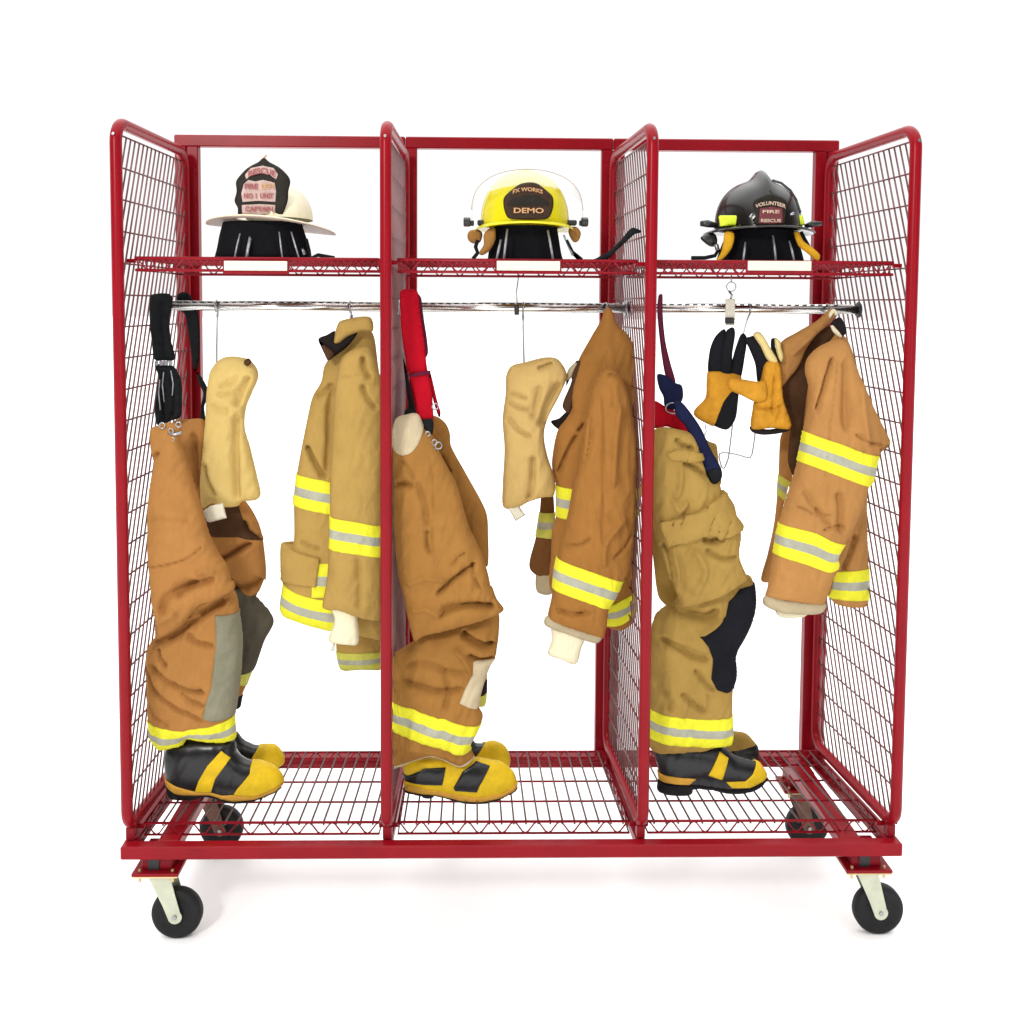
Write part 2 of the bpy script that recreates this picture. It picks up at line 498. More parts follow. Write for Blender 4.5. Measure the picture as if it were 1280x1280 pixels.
def slab(name, outline, Y, half, m, parent, bev=.006, step=4, smooth=True):
    """flat-sided solid cut to an outline, with a rounded edge"""
    O = densify(outline, step, True, smooth); n = len(O)
    c = O.mean(0); s = ppm(Y); vs = []; 
    ar = 0
    for i in range(n): ar += O[i-1][0]*O[i][1]-O[i][0]*O[i-1][1]
    sgn = 1 if ar > 0 else -1
    nrm = []
    for i in range(n):
        t = O[(i+1) % n]-O[i-1]; t /= np.linalg.norm(t)+1e-9; nrm.append(np.array([t[1], -t[0]])*sgn)
    nrm = np.array(nrm)
    prof = [(bev, half), (bev*.3, half-bev*.3), (0, half-bev), (0, -(half-bev)), (bev*.3, -(half-bev*.3)), (bev, -half)]
    for ins, yy in prof:
        for i in range(n):
            q = O[i]-nrm[i]*ins*s
            w = at(q[0], q[1], Y-half); w.y = Y-yy; vs.append(w)
    fs = [(a*n+i, a*n+(i+1) % n, (a+1)*n+(i+1) % n, (a+1)*n+i) for a in range(len(prof)-1) for i in range(n)]
    fs.append(tuple(range(n))); fs.append(tuple((len(prof)-1)*n+i for i in range(n))[::-1])
    if sgn > 0: fs = [f[::-1] for f in fs]
    fl = [False]*(len(fs)-2)+[True]*2
    return mk(name, vs, fs, M[m], parent, flats=fl)

def text(name, s, size, loc, m, parent, w=None, arc=0., ext=.0006, rz=0., rx=math.pi/2, ry=0):
    cu = bpy.data.curves.new(name, 'FONT'); cu.body = s; cu.size = size; cu.align_x = 'CENTER'; cu.align_y = 'CENTER'
    cu.extrude = ext; cu.offset = size*.022; cu.resolution_u = 3
    to = bpy.data.objects.new('tmp', cu); COL.objects.link(to)
    bpy.context.view_layer.update()
    me = bpy.data.meshes.new_from_object(to.evaluated_get(bpy.context.evaluated_depsgraph_get()))
    bpy.data.objects.remove(to); bpy.data.curves.remove(cu)
    me.name = name
    xs = [v.co.x for v in me.vertices]; wid = max(xs)-min(xs); fx = w/wid if w else 1
    mid = (max(xs)+min(xs))/2
    mt = Matrix.Rotation(rz, 4, 'Z') @ Matrix.Rotation(rx, 4, 'X') @ Matrix.Rotation(ry, 4, 'Z')
    for v in me.vertices:
        xx_ = (v.co.x-mid)*fx
        c = mt @ Vector((xx_, v.co.y-arc*xx_*xx_, v.co.z)); v.co = c+Vector(loc)-WORG[parent.name]
    me.materials.clear(); me.materials.append(M[m])
    o = bpy.data.objects.new(name, me); COL.objects.link(o); o.parent = parent; WORG[o.name] = WORG[parent.name]
    return o

# =================================================================== setting
fl = mk('floor', [(-60, -30, 0), (60, -30, 0), (60, 120, 0), (-60, 120, 0)], [(0, 1, 2, 3)], M['floor'], smooth=False, org=(0, 0, 0))
tag(fl, kind='structure')

# =================================================================== rack
rack = thing('gear_rack', (0, D/2, 0), 'red welded steel gear rack with wire mesh sides on four black casters', 'rack')
def pan(i, t, z): # point in the plane of side panel i, t metres back from the front
    f = t/D
    return Vector((PF[i]*(1-f)+PB[i]*f, t, z))
Z0 = ZB+BT
ZL = Z0+.022+TR     # centre of the lower tube of a loop
for i in range(4):
    R_ = .048; pts = []
    zt = H-TR; cs = [(0, ZL, math.pi, 1.5*math.pi), (D, ZL, 1.5*math.pi, 2*math.pi), (D, zt, 0, .5*math.pi), (0, zt, .5*math.pi, math.pi)]
    for (y, z, a0, a1) in cs:
        cy = y+(R_ if y == 0 else -R_); cz = z+(R_ if z == ZL else -R_)
        for q in range(9):
            a = a0+(a1-a0)*q/8; pts.append(pan(i, cy+R_*math.cos(a), cz+R_*math.sin(a)))
    mb = MB(); mb.tube(pts, TR, 14, closed=True)
    fr = mb.build('side_panel', M['red'], rack)
    w = MB(); wr_ = .0023
    z = H-.042
    while z > ZL+.02:
        w.tube([pan(i, .0, z), pan(i, D, z)], wr_, 6); z -= .0762
    zlo, zhi = ZL, H-.042; sl = .44
    y0 = -1.0
    while y0 < D:
        a = max(zlo, zlo+(0-y0)/sl) if y0 < 0 else zlo
        b = min(zhi, zlo+(D-y0)/sl)
        if b-a > .03: w.tube([pan(i, y0+sl*(a-zlo), a)+Vector((.003, 0, 0)), pan(i, y0+sl*(b-zlo), b)+Vector((.003, 0, 0))], wr_, 6)
        y0 += .0285
    w.build('wire_mesh', M['wire'], fr)
    ft = MB()
    for t in (.03, D-.03):
        ft.box(pan(i, t-.014, Z0)-Vector((.011, 0, 0)), pan(i, t+.014, ZL-.004)+Vector((.011, 0, 0)), .002)
    ft.build_each('foot', M['redwire'], fr)
    rv = MB()
    for zz in (H-.045,):
        rv.cyl(pan(i, -.0165, zz), pan(i, -.012, zz), .0035, 10)
    rv.build('rivet', M['steel'], fr)

def beam(name, lo, hi): 
    mb = MB(); mb.box(lo, hi, .003); return mb.build(name, M['red'], rack)
beam('front_beam', (-.966, -.0165, ZB), (.966, .0165, Z0))
beam('rear_beam', (-.955, D-.018, ZB), (.94, D+.018, Z0))
for a, b in ((PF[0], PB[0]), (PF[3], PB[3])):
    mb = MB(); mb.box((a-.0165, .017, ZB+.002), (a+.0165, D-.0185, Z0-.002), .003)
    o = mb.build('side_beam', M['red'], rack)
    # toe in a little with the panel
    for v in o.data.vertices:
        yy = v.co.y+D/2
        v.co.x += (b-a)*(yy/D)
XI = [at(211, 1052, .02).x, at(1062, 1050, .02).x]
for x, xb in ((XI[0], XI[0]+.012), (XI[1], XI[1]-.02)):
    mb = MB(); mb.box((x-.027, .017, ZB+.001), (x+.027, D-.0185, Z0-.0008), .003)
    o = mb.build('inner_beam', M['red'], rack)
# middle panel sills
for i in (1, 2):
    mb = MB(); mb.box((PF[i]-.012, .017, ZB+.004), (PF[i]+.012, D-.0185, Z0-.004), .003)
    o = mb.build('side_beam', M['red'], rack)
    for v in o.data.vertices: v.co.x += (PB[i]-PF[i])*((v.co.y+D/2)/D)
# back frame : paired square tubes behind every panel
YB = D+.037
for i in range(4):
    for sx in (-1, 1):
        if i in (0, 3) or True:
            mb = MB(); x = PB[i]+sx*.0172
            mb.box((x-.016, YB-.0165, Z0-.02), (x+.016, YB+.0165, HB-BT+.001), .0025)
            mb.build('back_upright', M['red'], rack)
    br = MB()
    for zz in (HB-.11, 1.62, 1.0, .45):
        br.cyl((PB[i], D+.004, zz), (PB[i], YB-.0155, zz), .006, 10)
    br.build_each('bolt', M['steel'], rack)
for i in range(3):
    mb = MB(); mb.box((PB[i]-(.034 if i == 0 else -.001), YB-.017, HB-BT), (PB[i+1]+(.034 if i == 2 else -.001), YB+.017, HB), .003)
    mb.build('top_rail', M['red'], rack)

def shelf(i, ztop, yf, yb, drop, nx, label=False, lbl=None, crosses=(.3, .6), rw=.0021, rt=.0032, dm='redwire'):
    f = yf/D; fb = yb/D
    xl = PF[i]*(1-f)+PB[i]*f+.024; xr = PF[i+1]*(1-f)+PB[i+1]*f-.024
    xlb = PF[i]*(1-fb)+PB[i]*fb+.020; xrb = PF[i+1]*(1-fb)+PB[i+1]*fb-.020
    mb = MB()
    cor = [(xl, yf), (xr, yf), (xrb, yb), (xlb, yb)]
    for zz, rr in ((ztop, rt), (ztop-drop, rt*.85)):
        mb.tube([Vector((x, y, zz)) for x, y in cor], rr, 8, closed=True)
    # zigzag truss between the rods on all four sides
    for a, b in ((0, 1), (1, 2), (2, 3), (3, 0)):
        A = Vector((*cor[a], 0)); B = Vector((*cor[b], 0)); L = (B-A).length; n = max(2, int(round(L/.030)))
        n += n % 2
        pts = []
        for q in range(n*4+1):
            t = q/(n*4); zz = (1-math.cos(t*n*math.pi))/2
            p = A.lerp(B, t); p.z = ztop-.001-(drop-.002)*zz; pts.append(p)
        mb.tube(pts, .0019, 6)
    for c in crosses:
        y = yf+(yb-yf)*c; mb.tube([(xl+(xlb-xl)*c, y, ztop-.004), (xr+(xrb-xr)*c, y, ztop-.004)], .0026, 6)
    fr = mb.build('wire_shelf', M['redwire'], rack)
    w = MB()
    for q in range(nx+1):
        t = (q+.5)/(nx+1); xa = xl+(xr-xl)*t; xb = xlb+(xrb-xlb)*t
        w.tube([(xa, yf-.002, ztop-.006), (xa, yf, ztop+.001), (xb, yb, ztop+.001), (xb, yb+.002, ztop-.006)], rw, 6)
    w.build('deck_wires', M[dm], fr)
    clips = MB()
    for (x, y) in cor:
        sx = -1 if x in (xl, xlb) else 1
        clips.box((min(x, x+sx*.022), y-.004, ztop-.012), (max(x, x+sx*.022), y+.004, ztop-.002), .001)
    clips.build_each('mounting_clip', M['red'], fr)
    return fr
ZS = at(640, 1027, .05).z; ZU = at(640, 325.5, .05).z
for i in range(3):
    shelf(i, ZS, .05, .455, .030, 18, crosses=(.28, .56, .80), rw=.0025, rt=.0036, dm='deckwire')
LB = [(280, 359), (621, 700), (935, 1014)]
for i in range(3):
    s_ = shelf(i, ZU, .05, .40, .029, 38, crosses=(.06, .2, .36, .5, .65, .8, .94), rw=.0024, rt=.0042)
    a = at(LB[i][0], 326, .04); b = at(LB[i][1], 338.5, .04)
    mb = MB(); mb.box((a.x, .0385, b.z), (b.x, .0425, a.z), .0008)
    mb.build('label_card', M['card'], s_)
    mb = MB(); mb.box((a.x-.004, .0432, b.z-.008), (b.x+.004, .0462, a.z+.002), .0006)
    mb.build('label_holder', M['redwire'], s_)

# hanging rails
YR = .27; ZR = at(640, 385, YR).z
for i in range(3):
    f = YR/D
    xl = PF[i]*(1-f)+PB[i]*f+.003; xr = PF[i+1]*(1-f)+PB[i+1]*f-.003
    mb = MB(); mb.tube([(xl, YR, ZR), (xr, YR, ZR)], .0112, 20)
    r_ = mb.build('hanging_rail', M['chrome'], rack)
    mb = MB(); c0 = xl+(xr-xl)*(.22 if i == 0 else .3); c1 = xl+(xr-xl)*(.8 if i == 0 else .70)
    mb.box((xl+.02, YR-.004, ZR+.0085), (xr-.02, YR+.004, ZR+.0145), .001)
    mb.build('rail_strip', M['chrome'], r_)
    mb = MB(); q = xl+.05
    while q < xr-.05:
        mb.box((q-.006, YR-.0046, ZR+.0105), (q+.006, YR-.0036, ZR+.0132), .0003); q += .021
    mb.build('dark_dash', M['darkhole'], r_)  # dark dashes set along the strip on top of the rail
    for x, sx in ((xl, 1), (xr, -1)):
        mb = MB(); mb.cyl((x, YR, ZR), (x+sx*.008, YR, ZR), .021, 20); 
        mb.build('rail_bracket', M['darkhole'] if i == 2 and sx < 0 else M['steel'], r_)

# casters
def caster(px0, px1, yy, hubx, fork0, fm_='zinc'):
    """px: left and right plate edge in metres"""
    ZP = .190
    root = MB()
    # fork: two bent side plates and a top saddle
    hub = Vector((hubx, yy, .0635)); n = 14
    for sy in (-1, 1):
        y = yy+sy*.024; hw = .0029
        L = Vector((fork0-.028, y, ZP-.020)); Rr = Vector((fork0+.026, y, ZP-.020))
        prof = []
        r = .0175
        ang0 = math.atan2(hub.z-L.z, hub.x-L.x)
        prof = [L, Rr]
        aR = 0.35
        for q in range(n+1):
            a = aR+.35-(math.pi+.5)*q/n
            prof.append(Vector((hub.x+r*math.cos(a), y, hub.z+r*math.sin(a))))
        prof.append(Vector((hub.x-.030, y, hub.z+.030)))
        m_ = len(prof); vs = [p+Vector((0, -hw/2, 0)) for p in prof]+[p+Vector((0, hw/2, 0)) for p in prof]
        fs = [tuple(range(m_)), tuple(range(m_, 2*m_))[::-1]]+[(k, k+m_, (k+1) % m_+m_, (k+1) % m_) for k in range(m_)]
        root.add(vs, [f[::-1] for f in fs], True)
    root.box((fork0-.029, yy-.027, ZP-.0215), (fork0+.027, yy+.027, ZP-.017), .002)
    root.cyl((fork0, yy, ZP-.0165), (fork0, yy, ZP-.0085), .026, 24)
    fk = root.build('caster', M[fm_], rack)
    w = MB()
    # tyre profile lathe about the axle
    prof = [(.018, .013), (.030, .013), (.040, .0135), (.046, .0165), (.055, .0168), (.0605, .0145), (.0632, .009), (.0635, 0)]
    prof = prof+[(r, -z) for r, z in prof[-2::-1]]; nn = 40; vs = []; fs = []
    for r, z in prof:
        for k in range(nn):
            a = 2*math.pi*k/nn; vs.append(hub+Vector((r*math.cos(a), z, r*math.sin(a))))
    for q in range(len(prof)-1):
        for k in range(nn): fs.append((q*nn+k, (q+1)*nn+k, (q+1)*nn+(k+1) % nn, q*nn+(k+1) % nn))
    fs.append(tuple(range(nn))); fs.append(tuple((len(prof)-1)*nn+k for k in range(nn))[::-1])
    w.add(vs, fs)
    w.build('wheel', M['rubber'], fk)
    ax = MB(); ax.cyl(hub+Vector((0, -.030, 0)), hub+Vector((0, .030, 0)), .0055, 12); ax.build('axle', M['steel'], fk)
    p = MB(); p.box((px0, yy-.05, ZP-.0075), (px1, yy+.045, ZP), .001); p.build('mounting_plate', M['red'], fk)
    p = MB(); p.box((px0+.001, yy-.0505, ZP-.0115), (px1-.001, yy+.044, ZP-.008), .001); p.build('caster_plate', M['brass'], fk)
    p = MB()
    for x in (px0+.017, px1-.017):
        for y in (yy-.038, yy+.033):
            p.cyl((x, y, ZP-.026), (x, y, ZP+.006), .0038, 8)
    p.build_each('bolt', M['brass'], fk)
    s = MB(); mx = (px0+px1)/2
    s.box((mx-.038, yy-.03, ZP+.0005), (mx+.036, yy+.04, ZB-.001), .002)
    s.box((mx-.022, yy-.0315, ZP+.0008), (mx+.004, yy-.0305, ZB-.0015), .0002)
    s.build('spacer_block', M['redwire'], fk)
    s = MB(); s.box((mx-.021, yy-.0335, ZP+.001), (mx+.006, yy-.0318, ZB-.003), .0002); s.build('tube_opening', M['darkhole'], fk)
yc = .052
a = at(164, 1100, yc-.05); b = at(222.5, 1100, yc-.05)
caster(a.x, b.x, yc, at(219.7, 1138, yc-.015).x, at(198, 1100, yc-.03).x)
a2 = at(1058.7, 1093, yc-.05); b2 = at(1116, 1093, yc-.05)
caster(a2.x, b2.x, yc, at(1099.7, 1133, yc-.015).x, at(1086, 1093, yc-.03).x)
caster(a.x+.03, b.x+.03, D-.02, at(277, 1010, D-.02).x, at(277, 1010, D-.02).x-.04, 'rearfork')
caster(a2.x-.03, b2.x-.03, D-.02, at(1009, 1010, D-.02).x, at(1009, 1010, D-.02).x-.035, 'rearfork')

# =================================================================== trousers
P_GROUP = 'turnout trousers hanging by their suspenders'
def webbing(name, pts, Y, m, parent, cap=.004, label=None, wr=.001, **k):
    o = soft(name, pts, Y, m, parent, k=.6, cap=cap, step=2.6, wr=wr, seed=len(name)+len(pts), **k)
    if label: o['label'] = label
    return o

# ---- first pair
A1 = (170, 500); A2 = (170, 720)
p1 = thing('turnout_trousers', at(230, 900, .20), 'brown turnout trousers with grey knee patches and black suspenders, leftmost pair', 'trousers', P_GROUP)
near = K(*A1, [(95, 200), (98, 330), (118, 430), (95, 560), (80, 750), (82, 1000), (98, 1200)]) + \
    K(*A2, [(100, 100), (112, 220), (140, 330), (145, 395), (100, 440), (72, 500), (70, 600), (75, 740), (85, 880), (88, 960), (92, 1040), (110, 1100), (165, 1155),
            (240, 1140), (325, 1112), (345, 1062), (420, 1082), (560, 1102), (655, 1082), (660, 1000), (655, 925), (668, 850), (692, 650), (702, 420), (682, 250), (680, 160), (655, 100), (652, 40)]) + \
    K(*A1, [(640, 1200), (612, 1110), (560, 1040), (490, 900), (450, 760), (400, 600), (350, 430), (300, 290), (300, 190), (240, 150), (160, 165)])
up1 = K(*A1, [(95, 200), (98, 330), (118, 430), (95, 560), (80, 750), (82, 1000), (98, 1200)]) + \
    K(*A2, [(100, 100), (112, 220), (138, 330), (150, 385), (178, 402), (240, 372), (305, 330), (372, 250), (432, 190), (500, 170), (575, 135), (640, 98), (662, 70), (648, 20)]) + \
    K(*A1, [(635, 1200), (612, 1110), (560, 1040), (490, 900), (450, 760), (400, 600), (350, 430), (300, 290), (300, 190), (240, 150), (160, 165)])
lo1 = K(*A2, [(150, 260), (350, 120), (600, 60), (665, 110), (684, 200), (684, 260), (702, 420), (692, 650), (668, 850), (655, 925), (660, 1000), (655, 1082), (560, 1102), (420, 1082), (345, 1062), (325, 1112), (240, 1140), (165, 1155),
              (110, 1100), (92, 1040), (88, 960), (85, 880), (75, 740), (70, 600), (72, 500), (100, 440), (130, 400)])
soft('leg', lo1, .158, 'p1', p1, k=.85, cap=.072, seed=1, wr=.006,
     strokes=[('g', K(*A2, [(110, 440), (200, 405), (300, 350), (400, 270), (560, 160), (650, 120)]), 5, -.016),
              ('g', K(*A2, [(185, 440), (200, 500), (250, 565)]), 1.8, -.012),
              ('f', K(*A2, [(560, 925), (420, 875), (280, 800), (150, 690), (95, 560)]), 5, .010),
              ('g', K(*A2, [(90, 560), (150, 700), (280, 810), (400, 870), (500, 930)]), 3.5, -.010),
              ('g', K(*A2, [(120, 540), (240, 650), (380, 710), (520, 730)]), 3, -.010),
              ('g', K(*A2, [(370, 330), (450, 400), (560, 425)]), 3, -.009),
              ('g', K(*A2, [(370, 240), (420, 240), (470, 220)]), 3, .010),
              ('g', K(*A2, [(330, 720), (420, 790), (500, 820)]), 2.5, -.008),
              ('g', K(*A2, [(590, 110), (620, 135), (650, 150)]), 2, .008),
              ('g', K(*A2, [(110, 800), (160, 900), (260, 960)]), 3, -.006)],
     patches=[patch('knee_pad', K(*A2, [(560, 228), (720, 235), (740, 420), (725, 650), (690, 915), (545, 915), (485, 885), (505, 800), (540, 690), (572, 420)]), 'greypad', .0035),
              band(K(*A2, [(85, 938), (200, 965), (345, 985), (365, 975), (520, 955), (655, 922)]), K(*A2, [(100, 1092), (165, 1160), (320, 1118), (350, 1060), (560, 1108), (660, 1088)]))])
soft('leg_top', up1, .092, 'p1', p1, k=.85, cap=.074, seed=71, wr=.005,
     strokes=[('f', K(*A1, [(490, 935), (380, 1020), (250, 1062), (90, 1095)]), 3, .006),
              ('g', K(*A1, [(95, 1095), (250, 1062), (380, 1020), (490, 935)]), 1.3, -.006),
              ('g', K(*A1, [(300, 1300), (360, 1220), (500, 1175), (560, 1160)]), 5, -.012),
              ('g', K(*A1, [(430, 1130), (500, 1100), (560, 1130)]), 4, .009),
              ('g', K(*A2, [(180, 250), (230, 120), (330, 50), (450, 10)]), 6, -.012),
              ('g', K(*A2, [(150, 290), (220, 260), (300, 200)]), 5, .008),
              ('g', K(*A1, [(110, 400), (150, 360), (180, 340)]), 2.5, -.010),
              ('g', K(*A1, [(100, 800), (200, 770), (400, 790)]), 3, -.003)])
o = soft('waist_back', K(*A1, [(250, 150), (350, 128), (460, 140), (480, 300), (470, 700), (430, 780), (380, 600), (300, 330)]), .225, 'p1', p1, k=.5, cap=.03, seed=2,
         strokes=[('g', K(*A1, [(390, 200), (400, 400), (420, 600)]), 4, -.012)])
far = K(*A1, [(440, 560), (560, 600), (690, 640), (745, 690), (805, 790), (842, 900), (868, 1120), (862, 1230)]) + \
    K(*A2, [(858, 20), (822, 100), (792, 140), (850, 200), (912, 300), (850, 430), (795, 590), (770, 640), (735, 730), (705, 800), (690, 870), (660, 880), (560, 700), (500, 300)])
soft('leg', far, .295, 'p1', p1, k=.8, cap=.06, seed=3, wr=.005,
     strokes=[('f', K(*A1, [(540, 1240), (600, 1070), (700, 1000), (830, 935)]), 8, .016),
              ('g', K(*A1, [(520, 1010), (600, 1040), (700, 980), (800, 935)]), 4, -.015),
              ('g', K(*A2, [(640, 30), (700, 60), (790, 40), (850, 0)]), 5, -.016),
              ('g', K(*A1, [(730, 780), (770, 860), (840, 925)]), 3, -.010)],
     patches=[patch('lining', K(*A1, [(470, 690), (700, 690), (730, 780), (770, 860), (850, 930), (700, 890), (500, 890)]), 'brownlining', .002),
              patch('knee_pad', K(*A2, [(640, 90), (680, 60), (760, 110), (800, 120), (930, 290), (800, 620), (640, 640)]), 'shadepad', .003, label='far grey knee pad, coloured darker for shade'),
              patch('reflective_band', K(*A2, [(640, 622), (790, 622), (740, 730), (680, 690), (640, 690)]), 'limedull', .002),
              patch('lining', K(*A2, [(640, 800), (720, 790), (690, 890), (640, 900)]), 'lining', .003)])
B1 = lambda l: K(180, 350, l, 975/160)
webbing('suspender_strap', B1([(48, 120), (90, 105), (150, 100), (205, 115), (218, 180), (195, 300), (205, 450), (235, 600), (150, 612), (80, 606), (60, 480), (42, 300)]), .20, 'strapblack', p1, cap=.010,
        strokes=[('g', B1([(130, 120), (135, 350), (150, 600)]), 2, -.004)])
webbing('suspender_strap', B1([(80, 640), (150, 650), (230, 660), (285, 770), (290, 900), (280, 1040), (200, 1075), (150, 1110), (98, 1100), (80, 980), (95, 850), (110, 740)]), .19, 'strapblack', p1, cap=.014, wr=.005, wscale=2,
        strokes=[('g', B1([(150, 700), (150, 950), (160, 1060)]), 1.6, -.006), ('g', B1([(210, 700), (230, 900), (220, 1060)]), 1.6, -.006)])
webbing('suspender_strap', B1([(250, 120), (330, 95), (400, 215), (425, 400), (420, 620), (390, 700), (370, 640), (340, 420), (310, 260), (270, 230)]), .30, 'strapblack', p1)
webbing('suspender_strap', B1([(400, 700), (440, 740), (490, 840), (490, 900), (460, 960), (468, 1080), (430, 1075), (435, 950), (450, 860), (420, 790)]), .28, 'strapblack', p1, cap=.008)
mb = MB()
for q in range(4):
    c = at(*B1([(95+q*36, 633)])[0], .185); mb.box(c-Vector((.0045, .003, .006)), c+Vector((.0045, .003, .006)), .001)
mb.build_each('adjuster', M['glossgrey'], p1)
for l_ in ([(150, 700), (140, 800), (155, 930)], [(205, 690), (222, 790), (215, 880)], [(120, 760), (112, 860), (125, 990)]):
    mb = MB(); mb.tube([at(x, y, .174) for x, y in B1(l_)], .0016, 6); mb.build('strap_glint', M['glossgrey'], p1)  # thin grey tubes added to stand in for glints on the slack strap
mb = MB()
for (x, y, r) in ((137, 1110, 3.6), (262, 1102, 3.4), (205, 1150, 3.2), (215, 1212, 2.4), (140, 1205, 2.2)):
    c = at(*B1([(x, y)])[0], .070); ring = [c+Vector((math.cos(t)*r/520, random.uniform(-.002, .002), math.sin(t)*r/520)) for t in [i*math.pi/6 for i in range(12)]]
    mb.tube(ring, .0019, 6, closed=True)
a_ = at(*B1([(180, 1170)])[0], .072); b_ = at(*B1([(290, 1160)])[0], .072); mb.tube([a_, (a_+b_)/2-Vector((0, 0, .004)), b_], .004, 8)
mb.build_each('buckle', M['steel'], p1)

# ---- second pair
E1 = (470, 500); E2 = (470, 720)
p2 = thing('turnout_trousers', at(540, 900, .20), 'deep tan turnout trousers with cream knee patches and a broad red suspender', 'trousers', P_GROUP)
up2 = K(*E1, [(110, 230), (140, 130), (200, 105), (275, 100), (320, 190), (380, 240), (420, 340), (490, 470), (540, 570), (620, 840), (700, 1010), (745, 1150), (765, 1240)]) + \
    K(*E2, [(775, 70), (805, 150), (852, 222), (800, 262), (700, 300), (560, 340), (430, 372), (330, 395), (262, 440), (250, 430), (215, 300), (175, 110)]) + \
    K(*E1, [(150, 1180), (130, 1000), (118, 800), (115, 500)])
low2 = K(*E2, [(95, 540), (180, 480), (250, 430), (300, 360), (500, 330), (700, 260), (810, 240), (822, 340), (802, 440), (802, 520), (760, 590), (738, 640), (700, 760), (682, 860), (712, 920), (702, 975),
               (645, 1090), (625, 1130), (652, 1200), (600, 1256), (540, 1258), (440, 1205), (370, 1180), (260, 1215), (160, 1262), (90, 1275), (85, 1000), (88, 760)])
soft('leg', low2, .152, 'p2', p2, k=.85, cap=.07, seed=5, wr=.006,
     strokes=[('g', K(*E2, [(560, 345), (650, 400), (720, 435), (800, 440)]), 3.5, -.020),
              ('g', K(*E2, [(610, 480), (680, 522), (790, 528)]), 2.2, -.014),
              ('g', K(*E2, [(520, 440), (600, 520), (640, 620)]), 3.5, .010),
              ('g', K(*E2, [(160, 640), (300, 690), (450, 720), (600, 700)]), 4, -.010),
              ('g', K(*E2, [(200, 560), (350, 540), (480, 590), (620, 600)]), 4, -.007),
              ('g', K(*E2, [(460, 560), (480, 700), (460, 850)]), 3, -.006),
              ('f', K(*E2, [(110, 1180), (200, 1090), (380, 1130), (560, 1190), (650, 1200)]), 6, .010)],
     patches=[patch('knee_pad', K(*E2, [(650, 530), (810, 545), (745, 650), (715, 830), (700, 870), (650, 850), (560, 792), (600, 700), (645, 610)]), 'creampad', .003),
              band(K(*E2, [(85, 795), (260, 838), (420, 890), (450, 885), (560, 940), (700, 975)]), K(*E2, [(85, 985), (240, 1030), (385, 1082), (410, 1080), (540, 1145), (640, 1150)])),
              patch('lining', K(*E2, [(80, 1290), (100, 1250), (250, 1200), (370, 1168), (450, 1195), (560, 1238), (670, 1190), (660, 1270), (400, 1290)]), 'creampad', .002)])
soft('leg_top', up2, .095, 'p2', p2, k=.8, cap=.072, seed=4, wr=.006,
     strokes=[('g', K(*E1, [(350, 830), (345, 930), (370, 1000)]), 2.2, -.009), ('g', K(*E1, [(180, 380), (230, 460), (260, 520)]), 1.6, -.006), ('g', K(*E1, [(500, 1080), (560, 1010), (600, 990)]), 1.4, -.005), ('g', K(*E1, [(640, 1040), (650, 1140), (700, 1240)]), 1.6, -.007), ('g', K(*E2, [(400, 250), (520, 190), (640, 165), (800, 190)]), 2, -.009),
              ('g', K(*E1, [(270, 520), (320, 650), (350, 820)]), 4, -.008), ('g', K(*E1, [(360, 330), (385, 600), (380, 900), (400, 1100)]), 1.1, -.003),
              ('g', K(*E1, [(400, 1270), (530, 1150), (670, 1060)]), 2.5, -.013),
              ('g', K(*E1, [(130, 560), (180, 540), (260, 560)]), 4, -.010),
              ('g', K(*E2, [(420, 200), (560, 160), (700, 170), (800, 200)]), 6, -.012),
              ('g', K(*E2, [(230, 200), (330, 180), (400, 210), (430, 250)]), 5, .010),
              ('g', K(*E1, [(200, 1200), (330, 1150), (480, 1160)]), 5, .008)],
     patches=[patch('lining', K(*E1, [(100, 230), (135, 130), (275, 95), (312, 205), (255, 325), (170, 352), (105, 285)]), 'creampad', .003, smooth=True)])
soft('waist_back', K(*E1, [(330, 130), (390, 105), (460, 150), (492, 220), (502, 310), (600, 490), (732, 740), (748, 900), (742, 1110), (660, 1000), (560, 700), (430, 420), (380, 300)]), .235, 'p2', p2, k=.6, cap=.035, seed=6,
     strokes=[('g', K(*E1, [(425, 350), (460, 420), (500, 490)]), 2, -.012)])
soft('leg', K(*E2, [(560, 260), (800, 280), (800, 520), (745, 640), (735, 800), (722, 862), (690, 870), (560, 860), (480, 600)]), .315, 'p2', p2, k=.7, cap=.05, seed=8,
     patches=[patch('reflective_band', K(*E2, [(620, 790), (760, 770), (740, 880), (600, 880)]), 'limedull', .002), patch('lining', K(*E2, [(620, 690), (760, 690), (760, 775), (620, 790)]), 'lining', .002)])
B2 = lambda l: K(460, 350, l, 5.12)
webbing('suspender_strap', B2([(205, 75), (240, 58), (310, 66), (325, 120), (335, 220), (362, 400), (378, 560), (405, 680), (415, 800), (412, 905), (325, 900), (300, 760), (268, 620), (235, 480), (212, 300)]), .12, 'strapred', p2, cap=.006,
        strokes=[('g', B2([(300, 80), (330, 300), (360, 500)]), 1.5, -.003)])
webbing('suspender_strap', B2([(300, 80), (338, 110), (352, 210), (378, 380), (384, 470), (362, 500), (340, 300)]), .17, 'strapmaroon', p2)
webbing('suspender_strap', B2([(380, 580), (402, 600), (440, 760), (465, 850), (455, 880), (425, 800), (400, 690)]), .16, 'strapred', p2)
webbing('suspender_strap', B2([(225, 500), (262, 640), (300, 820), (320, 900), (240, 880), (258, 800), (245, 700)]), .24, 'strapblack', p2)
mb = MB(); a_ = at(*B2([(262, 612)])[0], .108); b_ = at(*B2([(400, 590)])[0], .108); mb.tube([a_, b_], .0045, 8); mb.build('adjuster', M['strapmaroon'], p2)
webbing('clip', B2([(325, 905), (410, 890), (418, 960), (400, 1010), (360, 1000), (335, 960)]), .105, 'strapblack', p2, cap=.008)
